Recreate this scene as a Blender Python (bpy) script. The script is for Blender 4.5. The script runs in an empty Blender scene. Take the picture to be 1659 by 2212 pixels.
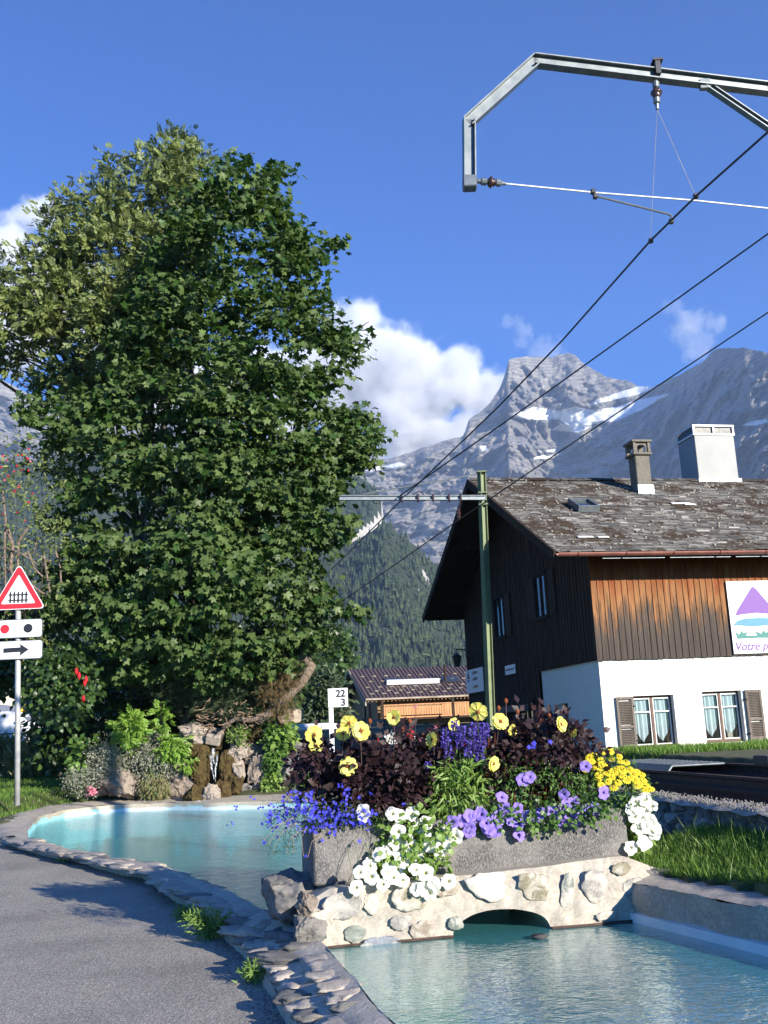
import bpy, math, random
import numpy as np
from mathutils import Matrix, Vector, noise as mn
random.seed(7); RNG = np.random.default_rng(7)
PI = math.pi; R = math.radians
SC = bpy.context.scene; COL = SC.collection

# ---------------------------------------------------------------- camera, light
EYE = 1.6; FPX = 2236.0; PITCH = R(12.1); ROLL = R(2.7)
cam = bpy.data.objects.new('camera', bpy.data.cameras.new('camera')); COL.objects.link(cam)
fw = Vector((0, math.cos(PITCH), math.sin(PITCH))); up0 = Vector((0, -math.sin(PITCH), math.cos(PITCH))); rt0 = Vector((1, 0, 0))
cr, sr = math.cos(ROLL), math.sin(ROLL)
rt = rt0*cr - up0*sr; up = rt0*sr + up0*cr
cam.matrix_world = Matrix(((rt.x, up.x, -fw.x, 0), (rt.y, up.y, -fw.y, 0), (rt.z, up.z, -fw.z, EYE), (0, 0, 0, 1)))
cam.data.sensor_fit = 'VERTICAL'; cam.data.sensor_height = 36; cam.data.lens = 36*FPX/2212
cam.data.clip_start = .1; cam.data.clip_end = 40000
SC.camera = cam
SUN_AZ = R(41); SUN_EL = R(16.5)          # azimuth measured from -y towards +x
L = Vector((math.sin(SUN_AZ)*math.cos(SUN_EL), -math.cos(SUN_AZ)*math.cos(SUN_EL), math.sin(SUN_EL)))
sd = bpy.data.lights.new('sun', 'SUN'); sd.energy = 5.0; sd.angle = R(.5); sd.color = (1, .92, .79)
sun = bpy.data.objects.new('sun', sd); COL.objects.link(sun); sun.rotation_euler = L.to_track_quat('Z', 'Y').to_euler()
W = bpy.data.worlds.new('World'); SC.world = W; W.use_nodes = True
wn = W.node_tree; bg = wn.nodes['Background']; sky = wn.nodes.new('ShaderNodeTexSky')
sky.sky_type = 'NISHITA'; sky.sun_disc = False; sky.sun_elevation = R(24); sky.sun_rotation = PI - SUN_AZ
sky.altitude = 1200; sky.air_density = 1.0; sky.dust_density = .25; sky.ozone_density = 3.5
hs = wn.nodes.new('ShaderNodeHueSaturation'); hs.inputs['Saturation'].default_value = 1.25; hs.inputs['Hue'].default_value = .505; wn.links.new(sky.outputs[0], hs.inputs['Color']); mt_ = wn.nodes.new('ShaderNodeMix'); mt_.data_type = 'RGBA'; mt_.blend_type = 'MULTIPLY'; mt_.inputs[0].default_value = 1; mt_.inputs[7].default_value = (.52, .97, 1.42, 1); wn.links.new(hs.outputs[0], mt_.inputs[6]); wn.links.new(mt_.outputs[2], bg.inputs[0]); bg.inputs[1].default_value = .087
SC.view_settings.view_transform = 'Standard'; SC.view_settings.look = 'None'; SC.view_settings.exposure = 0.8
SC.cycles.max_bounces = 8; SC.cycles.transparent_max_bounces = 24; SC.cycles.volume_bounces = 3
SC.cycles.caustics_reflective = False; SC.cycles.sample_clamp_indirect = 4

# ---------------------------------------------------------------- measuring from the photograph
def ray(x, y):
    U = (x-829.5)/FPX; V = (y-1106)/FPX
    u = U*cr - V*sr; zu = -(U*sr + V*cr)
    return np.array([u, math.cos(PITCH)-zu*math.sin(PITCH), math.sin(PITCH)+zu*math.cos(PITCH)])
def at(x, y, Y):
    r = ray(x, y); p = r*(Y/r[1]); return Vector((p[0], p[1], p[2]+EYE))
def onz(x, y, z):
    r = ray(x, y); p = r*((z-EYE)/r[2]); return Vector((p[0], p[1], z))
def onplane(x, y, p0, n):
    r = Vector(ray(x, y)); E = Vector((0, 0, EYE)); t = (Vector(p0)-E).dot(n)/r.dot(n); return r*t+E
def px(n, Y): return n*Y/FPX      # n photo pixels at depth Y, in metres

# ---------------------------------------------------------------- object helpers
def tag(o, label=None, cat=None, group=None, kind=None):
    if label: o['label'] = label
    if cat: o['category'] = cat
    if group: o['group'] = group
    if kind: o['kind'] = kind
    return o
def empty(name, loc, label, cat, group=None):
    o = bpy.data.objects.new(name, None); COL.objects.link(o); o.location = loc; o.empty_display_size = .2
    return tag(o, label, cat, group)
def wm(o):
    return (wm(o.parent) @ o.matrix_parent_inverse if o.parent else Matrix.Identity(4)) @ o.matrix_basis
def attach(o, parent):
    if parent is not None:
        o.parent = parent; o.matrix_parent_inverse = wm(parent).inverted()
    return o
def mesh_obj(name, me, parent=None):
    o = bpy.data.objects.new(name, me); COL.objects.link(o); return attach(o, parent)
def copy_tree(o, parent=None):
    c = o.copy(); COL.objects.link(c)
    if parent is not None: c.parent = parent
    for ch in list(o.children): copy_tree(ch, c)
    return c

class MB:
    def __init__(s): s.v = []; s.f = []; s.m = []
    def add(s, vs, fs, mi=0):
        b = len(s.v); s.v += [tuple(p) for p in vs]; s.f += [tuple(b+i for i in f) for f in fs]; s.m += [mi]*len(fs); return s
    def box(s, c, size, M=None, mi=0, bev=0):
        hx, hy, hz = size[0]/2, size[1]/2, size[2]/2
        if bev:
            b = min(bev, hx*.9, hy*.9, hz*.9); pts = []
            for sx in (-1, 1):
                for sy in (-1, 1):
                    for sz in (-1, 1):
                        pts += [(sx*(hx-b), sy*(hy-b), sz*hz), (sx*(hx-b), sy*hy, sz*(hz-b)), (sx*hx, sy*(hy-b), sz*(hz-b))]
            import bmesh
            bm = bmesh.new(); [bm.verts.new(p) for p in pts]; bmesh.ops.convex_hull(bm, input=bm.verts); bm.verts.index_update()
            vs = [v.co.copy() for v in bm.verts]; fs = [[v.index for v in f.verts] for f in bm.faces]; bm.free()
        else:
            vs = [Vector((a*hx, b*hy, d*hz)) for a in (-1, 1) for b in (-1, 1) for d in (-1, 1)]
            fs = [(0, 1, 3, 2), (4, 6, 7, 5), (0, 4, 5, 1), (2, 3, 7, 6), (0, 2, 6, 4), (1, 5, 7, 3)]
        c = Vector(c)
        vs = [((M @ Vector(p)) if M is not None else Vector(p)) + c for p in vs]
        return s.add(vs, fs, mi)
    def bar(s, a, b, w, h, mi=0, upv=(0, 0, 1), bev=0):
        a = Vector(a); b = Vector(b); d = (b-a); l = d.length; d.normalize(); u = Vector(upv)
        if abs(d.dot(u)) > .98: u = Vector((0, 1, 0))
        x = d.cross(u).normalized(); z = x.cross(d).normalized()
        M = Matrix((x, d, z)).transposed()
        return s.box((a+b)/2, (w, l, h), M, mi, bev)
    def tube(s, pts, r, n=8, mi=0, cap=True):
        pts = [Vector(p) for p in pts]; rs = r if isinstance(r, (list, tuple)) else [r]*len(pts); rings = []
        prev = None
        for i, p in enumerate(pts):
            d = (pts[min(i+1, len(pts)-1)] - pts[max(i-1, 0)])
            if d.length < 1e-9: d = Vector((0, 0, 1))
            d.normalize()
            if prev is None:
                x = d.orthogonal().normalized()
            else:
                x = (prev - d*prev.dot(d)); x = x.normalized() if x.length > 1e-6 else d.orthogonal().normalized()
            prev = x; y = d.cross(x)
            rings.append([p + (x*math.cos(2*PI*k/n) + y*math.sin(2*PI*k/n))*rs[i] for k in range(n)])
        vs = [q for rg in rings for q in rg]; fs = []
        for i in range(len(pts)-1):
            for k in range(n):
                fs.append((i*n+k, i*n+(k+1) % n, (i+1)*n+(k+1) % n, (i+1)*n+k))
        if cap: fs.append(tuple(range(n-1, -1, -1))); fs.append(tuple((len(pts)-1)*n+k for k in range(n)))
        return s.add(vs, fs, mi)
    def prism(s, poly, o, X, Y, N, th, mi=0):
        o = Vector(o); X = Vector(X); Y = Vector(Y); N = Vector(N); n = len(poly)
        a = [o + X*p[0] + Y*p[1] for p in poly]; b = [p - N*th for p in a]
        return s.add(a+b, [tuple(range(n)), tuple(range(2*n-1, n-1, -1))] + [(i, i+n, (i+1) % n+n, (i+1) % n) for i in range(n)], mi)
    def lathe(s, c, prof, n=14, axis=(0, 0, 1), mi=0):
        ax = Vector(axis).normalized(); x = ax.orthogonal().normalized(); y = ax.cross(x); c = Vector(c)
        vs = [c + ax*h + (x*math.cos(2*PI*k/n) + y*math.sin(2*PI*k/n))*r for r, h in prof for k in range(n)]
        fs = [(i*n+k, i*n+(k+1) % n, (i+1)*n+(k+1) % n, (i+1)*n+k) for i in range(len(prof)-1) for k in range(n)]
        return s.add(vs, fs, mi)
    def build(s, name, mats, parent=None, smooth=False):
        me = bpy.data.meshes.new(name); me.from_pydata([tuple(v) for v in s.v], [], s.f); me.update()
        for m in (mats if isinstance(mats, (list, tuple)) else [mats]): me.materials.append(m)
        if any(s.m): me.polygons.foreach_set('material_index', s.m)
        if smooth: me.polygons.foreach_set('use_smooth', [True]*len(me.polygons))
        return mesh_obj(name, me, parent)

def np_mesh(name, V, F, mats, parent=None, smooth=False, mi=None):
    me = bpy.data.meshes.new(name); V = np.asarray(V, np.float32); F = np.asarray(F, np.int32)
    k = F.shape[1]
    me.vertices.add(len(V)); me.vertices.foreach_set('co', V.ravel())
    me.loops.add(F.size); me.loops.foreach_set('vertex_index', F.ravel())
    me.polygons.add(len(F)); me.polygons.foreach_set('loop_start', np.arange(0, F.size, k, dtype=np.int32))
    for m in (mats if isinstance(mats, (list, tuple)) else [mats]): me.materials.append(m)
    if mi is not None: me.polygons.foreach_set('material_index', np.asarray(mi, np.int32))
    if smooth: me.polygons.foreach_set('use_smooth', np.ones(len(F), bool))
    me.update(calc_edges=True); me.validate()
    return mesh_obj(name, me, parent)
def norm(a): return a/np.maximum(np.linalg.norm(a, axis=-1, keepdims=True), 1e-9)
def frames(D, N):
    D = norm(D); X = norm(np.cross(D, N)); N2 = np.cross(X, D); return np.stack([X, D, N2], axis=-1)
def scatter(name, T, F, P, Rm, S, mats, parent=None, smooth=False):
    T = np.asarray(T, float); F = np.asarray(F, int); n = len(P)
    V = np.einsum('nij,kj->nki', Rm, T)*np.asarray(S).reshape(-1, 1, 1) + np.asarray(P)[:, None, :]
    FF = F[None]+(np.arange(n)*len(T))[:, None, None]
    return np_mesh(name, V.reshape(-1, 3), FF.reshape(-1, F.shape[1]), mats, parent, smooth)
def rnd(n, k=3): return RNG.normal(size=(n, k))

# ---------------------------------------------------------------- materials
def nt(name):
    m = bpy.data.materials.new(name); m.use_nodes = True; t = m.node_tree; b = t.nodes['Principled BSDF']; return m, t, b
def ramp(t, fac, stops, interp='LINEAR'):
    r = t.nodes.new('ShaderNodeValToRGB'); r.color_ramp.interpolation = interp
    el = r.color_ramp.elements
    while len(el) < len(stops): el.new(.5)
    for e, (p, c) in zip(el, stops): e.position = p; e.color = tuple(c)+(1,) if len(c) == 3 else c
    t.links.new(fac, r.inputs[0]); return r.outputs[0]
def coords(t, scale=(1, 1, 1), rot=(0, 0, 0), obj=True):
    c = t.nodes.new('ShaderNodeTexCoord'); m = t.nodes.new('ShaderNodeMapping'); m.inputs[3].default_value = scale; m.inputs[2].default_value = rot
    t.links.new(c.outputs['Object'], m.inputs[0]); return m.outputs[0]
def noise(t, vec, scale, detail=4, rough=.55, dist=0):
    n = t.nodes.new('ShaderNodeTexNoise'); n.inputs['Scale'].default_value = scale; n.inputs['Detail'].default_value = detail
    n.inputs['Roughness'].default_value = rough; n.inputs['Distortion'].default_value = dist
    t.links.new(vec, n.inputs['Vector']); return n.outputs['Fac']
def voro(t, vec, scale, feature='F1', out='Distance'):
    n = t.nodes.new('ShaderNodeTexVoronoi'); n.feature = feature; n.inputs['Scale'].default_value = scale; t.links.new(vec, n.inputs['Vector']); return n.outputs[out]
def mixc(t, fac, a, b, mode='MIX'):
    m = t.nodes.new('ShaderNodeMix'); m.data_type = 'RGBA'; m.blend_type = mode
    for s, v in ((0, fac), (6, a), (7, b)):
        if isinstance(v, (tuple, list)): m.inputs[s].default_value = tuple(v)+(1,) if len(v) == 3 else v
        elif isinstance(v, (int, float)): m.inputs[s].default_value = v
        else: t.links.new(v, m.inputs[s])
    return m.outputs[2]
def math_(t, op, a, b=0, c=None):
    m = t.nodes.new('ShaderNodeMath'); m.operation = op
    for i, v in enumerate((a, b) if c is None else (a, b, c)):
        if isinstance(v, (int, float)): m.inputs[i].default_value = v
        else: t.links.new(v, m.inputs[i])
    return m.outputs[0]
def bump(t, b, h, strength=.5, dist=.02):
    n = t.nodes.new('ShaderNodeBump'); n.inputs['Strength'].default_value = strength; n.inputs['Distance'].default_value = dist
    t.links.new(h, n.inputs['Height']); t.links.new(n.outputs[0], b.inputs['Normal'])
def simple(name, c1, c2=None, scale=8, rough=.6, metal=0, bmp=0, bscale=None, stretch=(1, 1, 1), lo=.35, hi=.65, bd=.01, spec=.5, detail=5):
    m, t, b = nt(name); c2 = c2 or tuple(x*.8 for x in c1)
    v = coords(t, stretch); n = noise(t, v, scale, detail)
    t.links.new(ramp(t, n, [(lo, c1), (hi, c2)]), b.inputs['Base Color'])
    b.inputs['Roughness'].default_value = rough; b.inputs['Metallic'].default_value = metal; b.inputs['Specular IOR Level'].default_value = spec
    if bmp: bump(t, b, noise(t, v, bscale or scale*2, 6), bmp, bd)
    return m
def leafmat(name, cols, trans=.35, rough=.45, back=None, spec=.5):
    m, t, b = nt(name)
    g = t.nodes.new('ShaderNodeNewGeometry')
    k = len(cols); c = ramp(t, g.outputs['Random Per Island'], [((i+.5)/k, col) for i, col in enumerate(cols)])
    if back: c = mixc(t, math_(t, 'MULTIPLY', g.outputs['Backfacing'], .6), c, back)
    t.links.new(c, b.inputs['Base Color']); b.inputs['Roughness'].default_value = rough; b.inputs['Specular IOR Level'].default_value = spec
    tr = t.nodes.new('ShaderNodeBsdfTranslucent'); t.links.new(mixc(t, 1, c, (1.0, 1.0, .45), 'MULTIPLY'), tr.inputs[0])
    mx = t.nodes.new('ShaderNodeMixShader'); mx.inputs[0].default_value = trans
    t.links.new(b.outputs[0], mx.inputs[1]); t.links.new(tr.outputs[0], mx.inputs[2])
    t.links.new(mx.outputs[0], t.nodes['Material Output'].inputs[0]); return m
def plain(name, c, rough=.5, metal=0, spec=.5):
    return simple(name, c, tuple(x*.9 for x in c), 20, rough, metal, spec=spec)

M = {}
def rockmat(name, cols, scale=3, strat=0, bm=.8, bd=.03, grit=60):
    m, t, b = nt(name); v = coords(t, (1, 1, 1+strat))
    n1 = noise(t, v, scale, 10, .65, .6); n2 = noise(t, v, grit, 4, .7)
    c = ramp(t, n1, [(.28+.44*i/(len(cols)-1), c) for i, c in enumerate(cols)])
    c = mixc(t, .55, c, ramp(t, n2, [(.3, (.3, .3, .3)), (.7, (1, 1, 1))]), 'MULTIPLY')
    t.links.new(c, b.inputs['Base Color']); b.inputs['Roughness'].default_value = .9; b.inputs['Specular IOR Level'].default_value = .25
    h = math_(t, 'ADD', n1, math_(t, 'MULTIPLY', n2, .25)); bump(t, b, h, bm, bd); return m
M['rock'] = rockmat('rock', [(.07, .058, .048), (.26, .21, .17), (.40, .33, .27), (.16, .13, .105)], 4, 0, 1.0, .05)
M['rock_pale'] = rockmat('rock_pale', [(.16, .13, .11), (.48, .41, .34), (.3, .25, .21)], 5, 0, 1.0, .05)
M['rock_grey'] = rockmat('rock_grey', [(.1, .1, .1), (.3, .28, .25), (.2, .19, .17), (.4, .37, .33)], 3, .8)
M['rock_dark'] = rockmat('rock_dark', [(.05, .05, .052), (.14, .135, .13), (.09, .088, .085), (.2, .19, .18)], 4)
M['rock_moss'] = rockmat('rock_moss', [(.018, .013, .007), (.075, .048, .02), (.12, .09, .03), (.04, .028, .012)], 8, 0, 1.0, .05)
M['mortar'] = rockmat('mortar', [(.38, .345, .28), (.56, .51, .42), (.44, .395, .325), (.63, .58, .485)], 2.5, 0, .5, .012, 45)
M['rimstone'] = rockmat('rimstone', [(.30, .26, .215), (.58, .51, .42), (.45, .395, .325), (.66, .59, .49)], 5, 0, .6, .015, 50)
M['rim_mortar'] = rockmat('rim_mortar', [(.43, .385, .31), (.63, .57, .465), (.51, .455, .365), (.70, .64, .53)], 4, 0, .8, .02, 60)  # paler mortar copy: brightness the low sun denies flat tops, put into the colour
M['asphalt'] = None
def smeared(name, cols, scale):
    m = rockmat(name, cols, scale, 0, .7, .012); t = m.node_tree; b = t.nodes['Principled BSDF']; src = b.inputs['Base Color'].links[0].from_socket
    g = noise(t, coords(t), 7, 6, .7, .8); c = mixc(t, ramp(t, g, [(.44, (0, 0, 0)), (.58, (.9, .9, .9))]), src, (.52, .48, .41)); t.links.new(c, b.inputs['Base Color']); return m
def asphalt():
    m, t, b = nt('asphalt'); v = coords(t)
    a = voro(t, v, 95, 'F1', 'Color'); sep = t.nodes.new('ShaderNodeSeparateColor'); t.links.new(a, sep.inputs[0])
    big = noise(t, v, .9, 4); n = noise(t, v, 40, 3)
    c = ramp(t, sep.outputs[0], [(0, (.16, .146, .118)), (.45, (.285, .26, .212)), (.8, (.43, .395, .325)), (1, (.7, .65, .54))])
    c = mixc(t, .5, c, ramp(t, n, [(.3, (.195, .178, .144)), (.7, (.46, .42, .343))]))
    c = mixc(t, 1, c, ramp(t, big, [(.25, (.74, .74, .75)), (.5, (1, 1, 1)), (.75, (1.16, 1.15, 1.12))]), 'MULTIPLY')
    t.links.new(c, b.inputs['Base Color']); b.inputs['Roughness'].default_value = .85; b.inputs['Specular IOR Level'].default_value = .3
    bump(t, b, math_(t, 'ADD', voro(t, v, 95), math_(t, 'MULTIPLY', n, .6)), .7, .006); return m
M['asphalt'] = asphalt()
M['soil'] = simple('soil', (.05, .055, .02), (.09, .1, .035), 3, .95, bmp=.5, bscale=40)
M['gravel'] = rockmat('gravel', [(.12, .11, .1), (.35, .33, .3), (.22, .2, .18)], 30, 0, .8, .02, 120)
M['pool'] = simple('pool_paint', (.36, .78, .82), (.3, .68, .74), 2.2, .7, bmp=.1)
M['pool_white'] = simple('pool_edge', (.66, .78, .82), (.5, .66, .72), 4, .6, bmp=.2)
def water():
    m, t, b = nt('water'); out = t.nodes['Material Output']; v = coords(t, (1, 1, 1))
    n = math_(t, 'ADD', noise(t, v, 5.5, 3, .5, .4), math_(t, 'MULTIPLY', noise(t, coords(t, (1, 2.0, 1)), 17, 2, .5, .4), .55))
    bp = t.nodes.new('ShaderNodeBump'); bp.inputs['Strength'].default_value = .2; bp.inputs['Distance'].default_value = .05; t.links.new(n, bp.inputs['Height'])
    gl = t.nodes.new('ShaderNodeBsdfGlossy'); gl.inputs['Roughness'].default_value = .02; t.links.new(bp.outputs[0], gl.inputs['Normal'])
    tr = t.nodes.new('ShaderNodeBsdfTransparent'); tr.inputs[0].default_value = (.78, .94, .95, 1)
    df = t.nodes.new('ShaderNodeBsdfDiffuse'); df.inputs[0].default_value = (.14, .57, .60, 1)
    m1 = t.nodes.new('ShaderNodeMixShader'); m1.inputs[0].default_value = .5; t.links.new(tr.outputs[0], m1.inputs[1]); t.links.new(df.outputs[0], m1.inputs[2])
    fr = t.nodes.new('ShaderNodeFresnel'); fr.inputs[0].default_value = 1.30; t.links.new(bp.outputs[0], fr.inputs['Normal'])
    m2 = t.nodes.new('ShaderNodeMixShader'); t.links.new(math_(t, 'MULTIPLY', fr.outputs[0], .62), m2.inputs[0]); t.links.new(m1.outputs[0], m2.inputs[1]); t.links.new(gl.outputs[0], m2.inputs[2])
    t.links.new(m2.outputs[0], out.inputs[0]); t.nodes.remove(b); return m
M['water'] = water()
def trough():
    m, t, b = nt('washed_concrete'); v = coords(t); v2 = coords(t, (1, 1, .4))
    n = noise(t, v2, 150, 3, .7); p = noise(t, coords(t), 2.5, 5)
    c = ramp(t, n, [(.34, (.04, .038, .036)), (.5, (.10, .095, .09)), (.68, (.30, .285, .27))])
    c = mixc(t, ramp(t, p, [(.48, (0, 0, 0)), (.75, (.7, .7, .7))]), c, (.30, .28, .25))
    t.links.new(c, b.inputs['Base Color']); b.inputs['Roughness'].default_value = .85; bump(t, b, n, .5, .006); return m
M['trough'] = trough()
def stucco():
    m, t, b = nt('white_render'); v = coords(t); v2 = coords(t, (1, 1, 3.5))
    n = noise(t, v2, 3.5, 5, .6); g = noise(t, v, 1.2, 4)
    c = mixc(t, ramp(t, n, [(.3, (0, 0, 0)), (.75, (1, 1, 1))]), (.84, .82, .76), (.78, .75, .68))
    c = mixc(t, ramp(t, g, [(.6, (0, 0, 0)), (.85, (.3, .3, .3))]), c, (.55, .53, .48))
    t.links.new(c, b.inputs['Base Color']); b.inputs['Roughness'].default_value = .9
    bump(t, b, math_(t, 'ADD', noise(t, v2, 9, 4), math_(t, 'MULTIPLY', noise(t, v, 60, 3), .3)), .55, .02); return m
M['stucco'] = stucco()
def planks(name, top, mid, bot, z0, z1):
    m, t, b = nt(name)
    tc = t.nodes.new('ShaderNodeTexCoord'); g = t.nodes.new('ShaderNodeNewGeometry'); s = t.nodes.new('ShaderNodeSeparateXYZ'); t.links.new(tc.outputs['Object'], s.inputs[0])
    h = math_(t, 'DIVIDE', math_(t, 'SUBTRACT', s.outputs[2], z0), z1-z0)
    st = noise(t, coords(t, (1, 1, .05)), 28, 5, .7); bl = noise(t, coords(t, (1, 1, .35)), 7, 4)
    rr = g.outputs['Random Per Island']
    f = math_(t, 'ADD', h, math_(t, 'MULTIPLY', math_(t, 'SUBTRACT', st, .5), .75)); f = math_(t, 'ADD', f, math_(t, 'MULTIPLY', math_(t, 'SUBTRACT', rr, .5), .22))
    f = math_(t, 'ADD', f, math_(t, 'MULTIPLY', math_(t, 'SUBTRACT', bl, .5), .55))
    c = ramp(t, f, [(.1, bot), (.38, tuple(x*1.15 for x in bot)), (.5, tuple((x+y)*.42 for x, y in zip(bot, mid))), (.66, mid), (.98, top)])
    c = mixc(t, .7, c, ramp(t, st, [(.3, (.35, .33, .32)), (.6, (1, 1, 1))]), 'MULTIPLY')
    t.links.new(c, b.inputs['Base Color']); b.inputs['Roughness'].default_value = .8; b.inputs['Specular IOR Level'].default_value = .2
    bump(t, b, st, .5, .01); return m
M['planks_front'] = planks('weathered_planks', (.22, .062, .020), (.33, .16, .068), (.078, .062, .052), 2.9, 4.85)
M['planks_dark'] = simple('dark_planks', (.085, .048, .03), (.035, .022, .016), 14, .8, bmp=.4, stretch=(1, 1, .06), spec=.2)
M['soffit'] = simple('soffit_wood', (.05, .032, .022), (.03, .02, .015), 10, .85, stretch=(1, .1, 1), spec=.2)
def slates():
    m, t, b = nt('roof_slates'); g = t.nodes.new('ShaderNodeNewGeometry'); v = coords(t)
    c = ramp(t, g.outputs['Random Per Island'], [(0, (.045, .044, .043)), (.35, (.085, .082, .078)), (.7, (.125, .12, .112)), (.96, (.2, .19, .175)), (1, (.36, .34, .32))])
    n = noise(t, v, 1.1, 6, .75, .4); s = noise(t, v, 11, 4, .7)
    mo = math_(t, 'ADD', n, math_(t, 'MULTIPLY', math_(t, 'SUBTRACT', s, .5), .5))
    c = mixc(t, ramp(t, mo, [(.51, (0, 0, 0)), (.55, (1, 1, 1))]), c, (.038, .025, .016))
    c = mixc(t, ramp(t, noise(t, v, 25, 3), [(.68, (0, 0, 0)), (.78, (.7, .7, .7))]), c, (.45, .43, .38))
    t.links.new(c, b.inputs['Base Color']); b.inputs['Roughness'].default_value = .8; b.inputs['Specular IOR Level'].default_value = .3; bump(t, b, s, .6, .02); return m
M['slate'] = slates()
M['gutter'] = simple('copper_gutter', (.25, .10, .075), (.18, .07, .055), 5, .45, .3)
M['white_paint'] = simple('white_paint', (.78, .78, .77), (.68, .68, .67), 6, .45)
M['zinc'] = simple('galvanised_steel', (.21, .235, .245), (.14, .165, .18), 9, .45, .55, spec=.5)
M['pole'] = simple('pale_pole', (.5, .5, .49), (.4, .4, .4), 6, .5, .2)
M['steel_dark'] = simple('dark_steel', (.05, .052, .055), (.09, .09, .09), 12, .5, .6)
M['rust'] = simple('rusty_steel', (.045, .025, .018), (.085, .05, .035), 14, .75, .3, bmp=.3)
M['rail_top'] = simple('worn_rail_top', (.16, .13, .11), (.1, .08, .07), 14, .45, .7)
M['green_paint'] = simple('green_mast_paint', (.17, .21, .10), (.13, .165, .08), 5, .5)
M['black'] = plain('black_metal', (.02, .02, .022), .5)
M['porcelain'] = plain('brown_porcelain', (.06, .03, .025), .2)
M['grey_wood'] = simple('grey_wood', (.2, .165, .135), (.12, .1, .085), 12, .85, bmp=.4, stretch=(1, 1, .12))
M['old_wood'] = simple('old_timber', (.42, .36, .29), (.25, .2, .15), 6, .85, bmp=.4, stretch=(.15, 1, 1))
M['brown_wood'] = simple('window_brown_wood', (.13, .055, .03), (.08, .035, .02), 12, .6)
M['new_wood'] = simple('fresh_timber', (.55, .27, .11), (.42, .19, .075), 5, .7, stretch=(1, 1, .2))
M['gable_wood'] = simple('chalet_wood', (.30, .2, .1), (.2, .13, .065), 5, .8, stretch=(1, 1, .12))
M['glass'] = None
def glass(name, tint=(.10, .13, .15)):
    m, t, b = nt(name); b.inputs['Base Color'].default_value = tint+(1,); b.inputs['Roughness'].default_value = .06; b.inputs['Specular IOR Level'].default_value = .35; return m
M['dark_glass'] = glass('dark_glass', (.03, .04, .05))
def clear():
    m, t, b = nt('window_glass'); gl = t.nodes.new('ShaderNodeBsdfGlossy'); gl.inputs['Roughness'].default_value = .03
    tr = t.nodes.new('ShaderNodeBsdfTransparent'); tr.inputs[0].default_value = (.9, .94, .95, 1); fr = t.nodes.new('ShaderNodeFresnel'); fr.inputs[0].default_value = 1.5
    mx = t.nodes.new('ShaderNodeMixShader'); t.links.new(fr.outputs[0], mx.inputs[0]); t.links.new(tr.outputs[0], mx.inputs[1]); t.links.new(gl.outputs[0], mx.inputs[2]); t.links.new(mx.outputs[0], t.nodes['Material Output'].inputs[0]); t.nodes.remove(b); return m
M['glass'] = clear()
M['curtain'] = simple('pale_blue_curtain', (.55, .6, .62), (.46, .52, .55), 3, .8, stretch=(6, 6, 1))
M['red'] = plain('sign_red', (.62, .02, .03), .4); M['sign_white'] = plain('sign_white', (.8, .81, .82), .4); M['sign_black'] = plain('sign_black', (.012, .014, .02), .5)
M['purple'] = plain('placard_purple', (.17, .06, .33), .6); M['blue'] = plain('placard_blue', (.07, .25, .6), .6); M['teal'] = plain('placard_green', (.03, .19, .17), .6)
M['yellow'] = plain('yellow_paint', (.8, .5, .02), .5); M['grey_plastic'] = plain('grey_text', (.2, .2, .22), .6)
M['bark'] = simple('bark', (.12, .095, .07), (.05, .04, .03), 14, .95, bmp=.8, bscale=20, stretch=(1, 1, .3), bd=.03)
M['bark_pale'] = simple('pale_bark', (.28, .21, .16), (.10, .075, .055), 16, .9, bmp=1, bscale=22, bd=.05)
M['twig'] = simple('bare_twig', (.36, .25, .17), (.2, .13, .09), 20, .9)
M['car_white'] = plain('car_white', (.75, .76, .78), .25); M['car_grey'] = plain('car_grey', (.3, .32, .34), .3, .4); M['tyre'] = plain('tyre', (.02, .02, .02), .9)
M['cream'] = simple('cream_wall', (.72, .66, .52), (.66, .6, .46), 2, .9); M['ochre'] = plain('ochre_wall', (.55, .36, .16), .9)
M['metal_roof'] = simple('brown_sheet_roof', (.105, .075, .07), (.085, .06, .056), 3, .5)
M['concrete'] = rockmat('chimney_concrete', [(.1, .09, .075), (.22, .2, .165), (.15, .13, .11)], 4, 0, .4, .02, 40)
M['alu'] = simple('chimney_sheet', (.27, .28, .275), (.23, .24, .235), 1.5, .55, .0)
M['blue_car'] = plain('blue_plastic', (.03, .12, .5), .4)
M['maple'] = leafmat('maple_leaves', [(.024, .064, .016), (.042, .098, .022), (.064, .135, .03), (.032, .08, .018), (.15, .225, .06)], .36, .42, (.12, .17, .06), spec=.25)
M['ash'] = leafmat('ash_leaves', [(.09, .13, .03), (.14, .185, .05), (.19, .23, .075), (.23, .27, .10)], .25, .45, (.16, .2, .10), spec=.25)
M['hedge'] = leafmat('shrub_leaves', [(.025, .055, .015), (.045, .09, .022), (.07, .13, .03)], .25, .4)
M['pine'] = leafmat('pine_needles', [(.03, .055, .02), (.045, .08, .03), (.07, .1, .045)], .1, .6)
M['dry_pine'] = leafmat('dry_needles', [(.25, .15, .06), (.16, .11, .05), (.1, .1, .04)], .1, .7)
M['fern'] = leafmat('bright_leaves', [(.13, .26, .03), (.2, .36, .05), (.27, .42, .08)], .35, .5)
M['silver'] = leafmat('silver_leaves', [(.16, .18, .13), (.28, .29, .22), (.42, .42, .34)], .2, .7)
M['dark_dahlia'] = leafmat('dark_purple_leaves', [(.02, .009, .013), (.035, .016, .02), (.055, .028, .03), (.03, .02, .018)], .12, .5, spec=.3)
M['green'] = leafmat('mid_green_leaves', [(.05, .12, .02), (.09, .18, .035), (.14, .25, .05)], .3, .45)
M['lime'] = leafmat('light_green_leaves', [(.14, .25, .04), (.2, .32, .06), (.26, .38, .1)], .35, .5)
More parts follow.
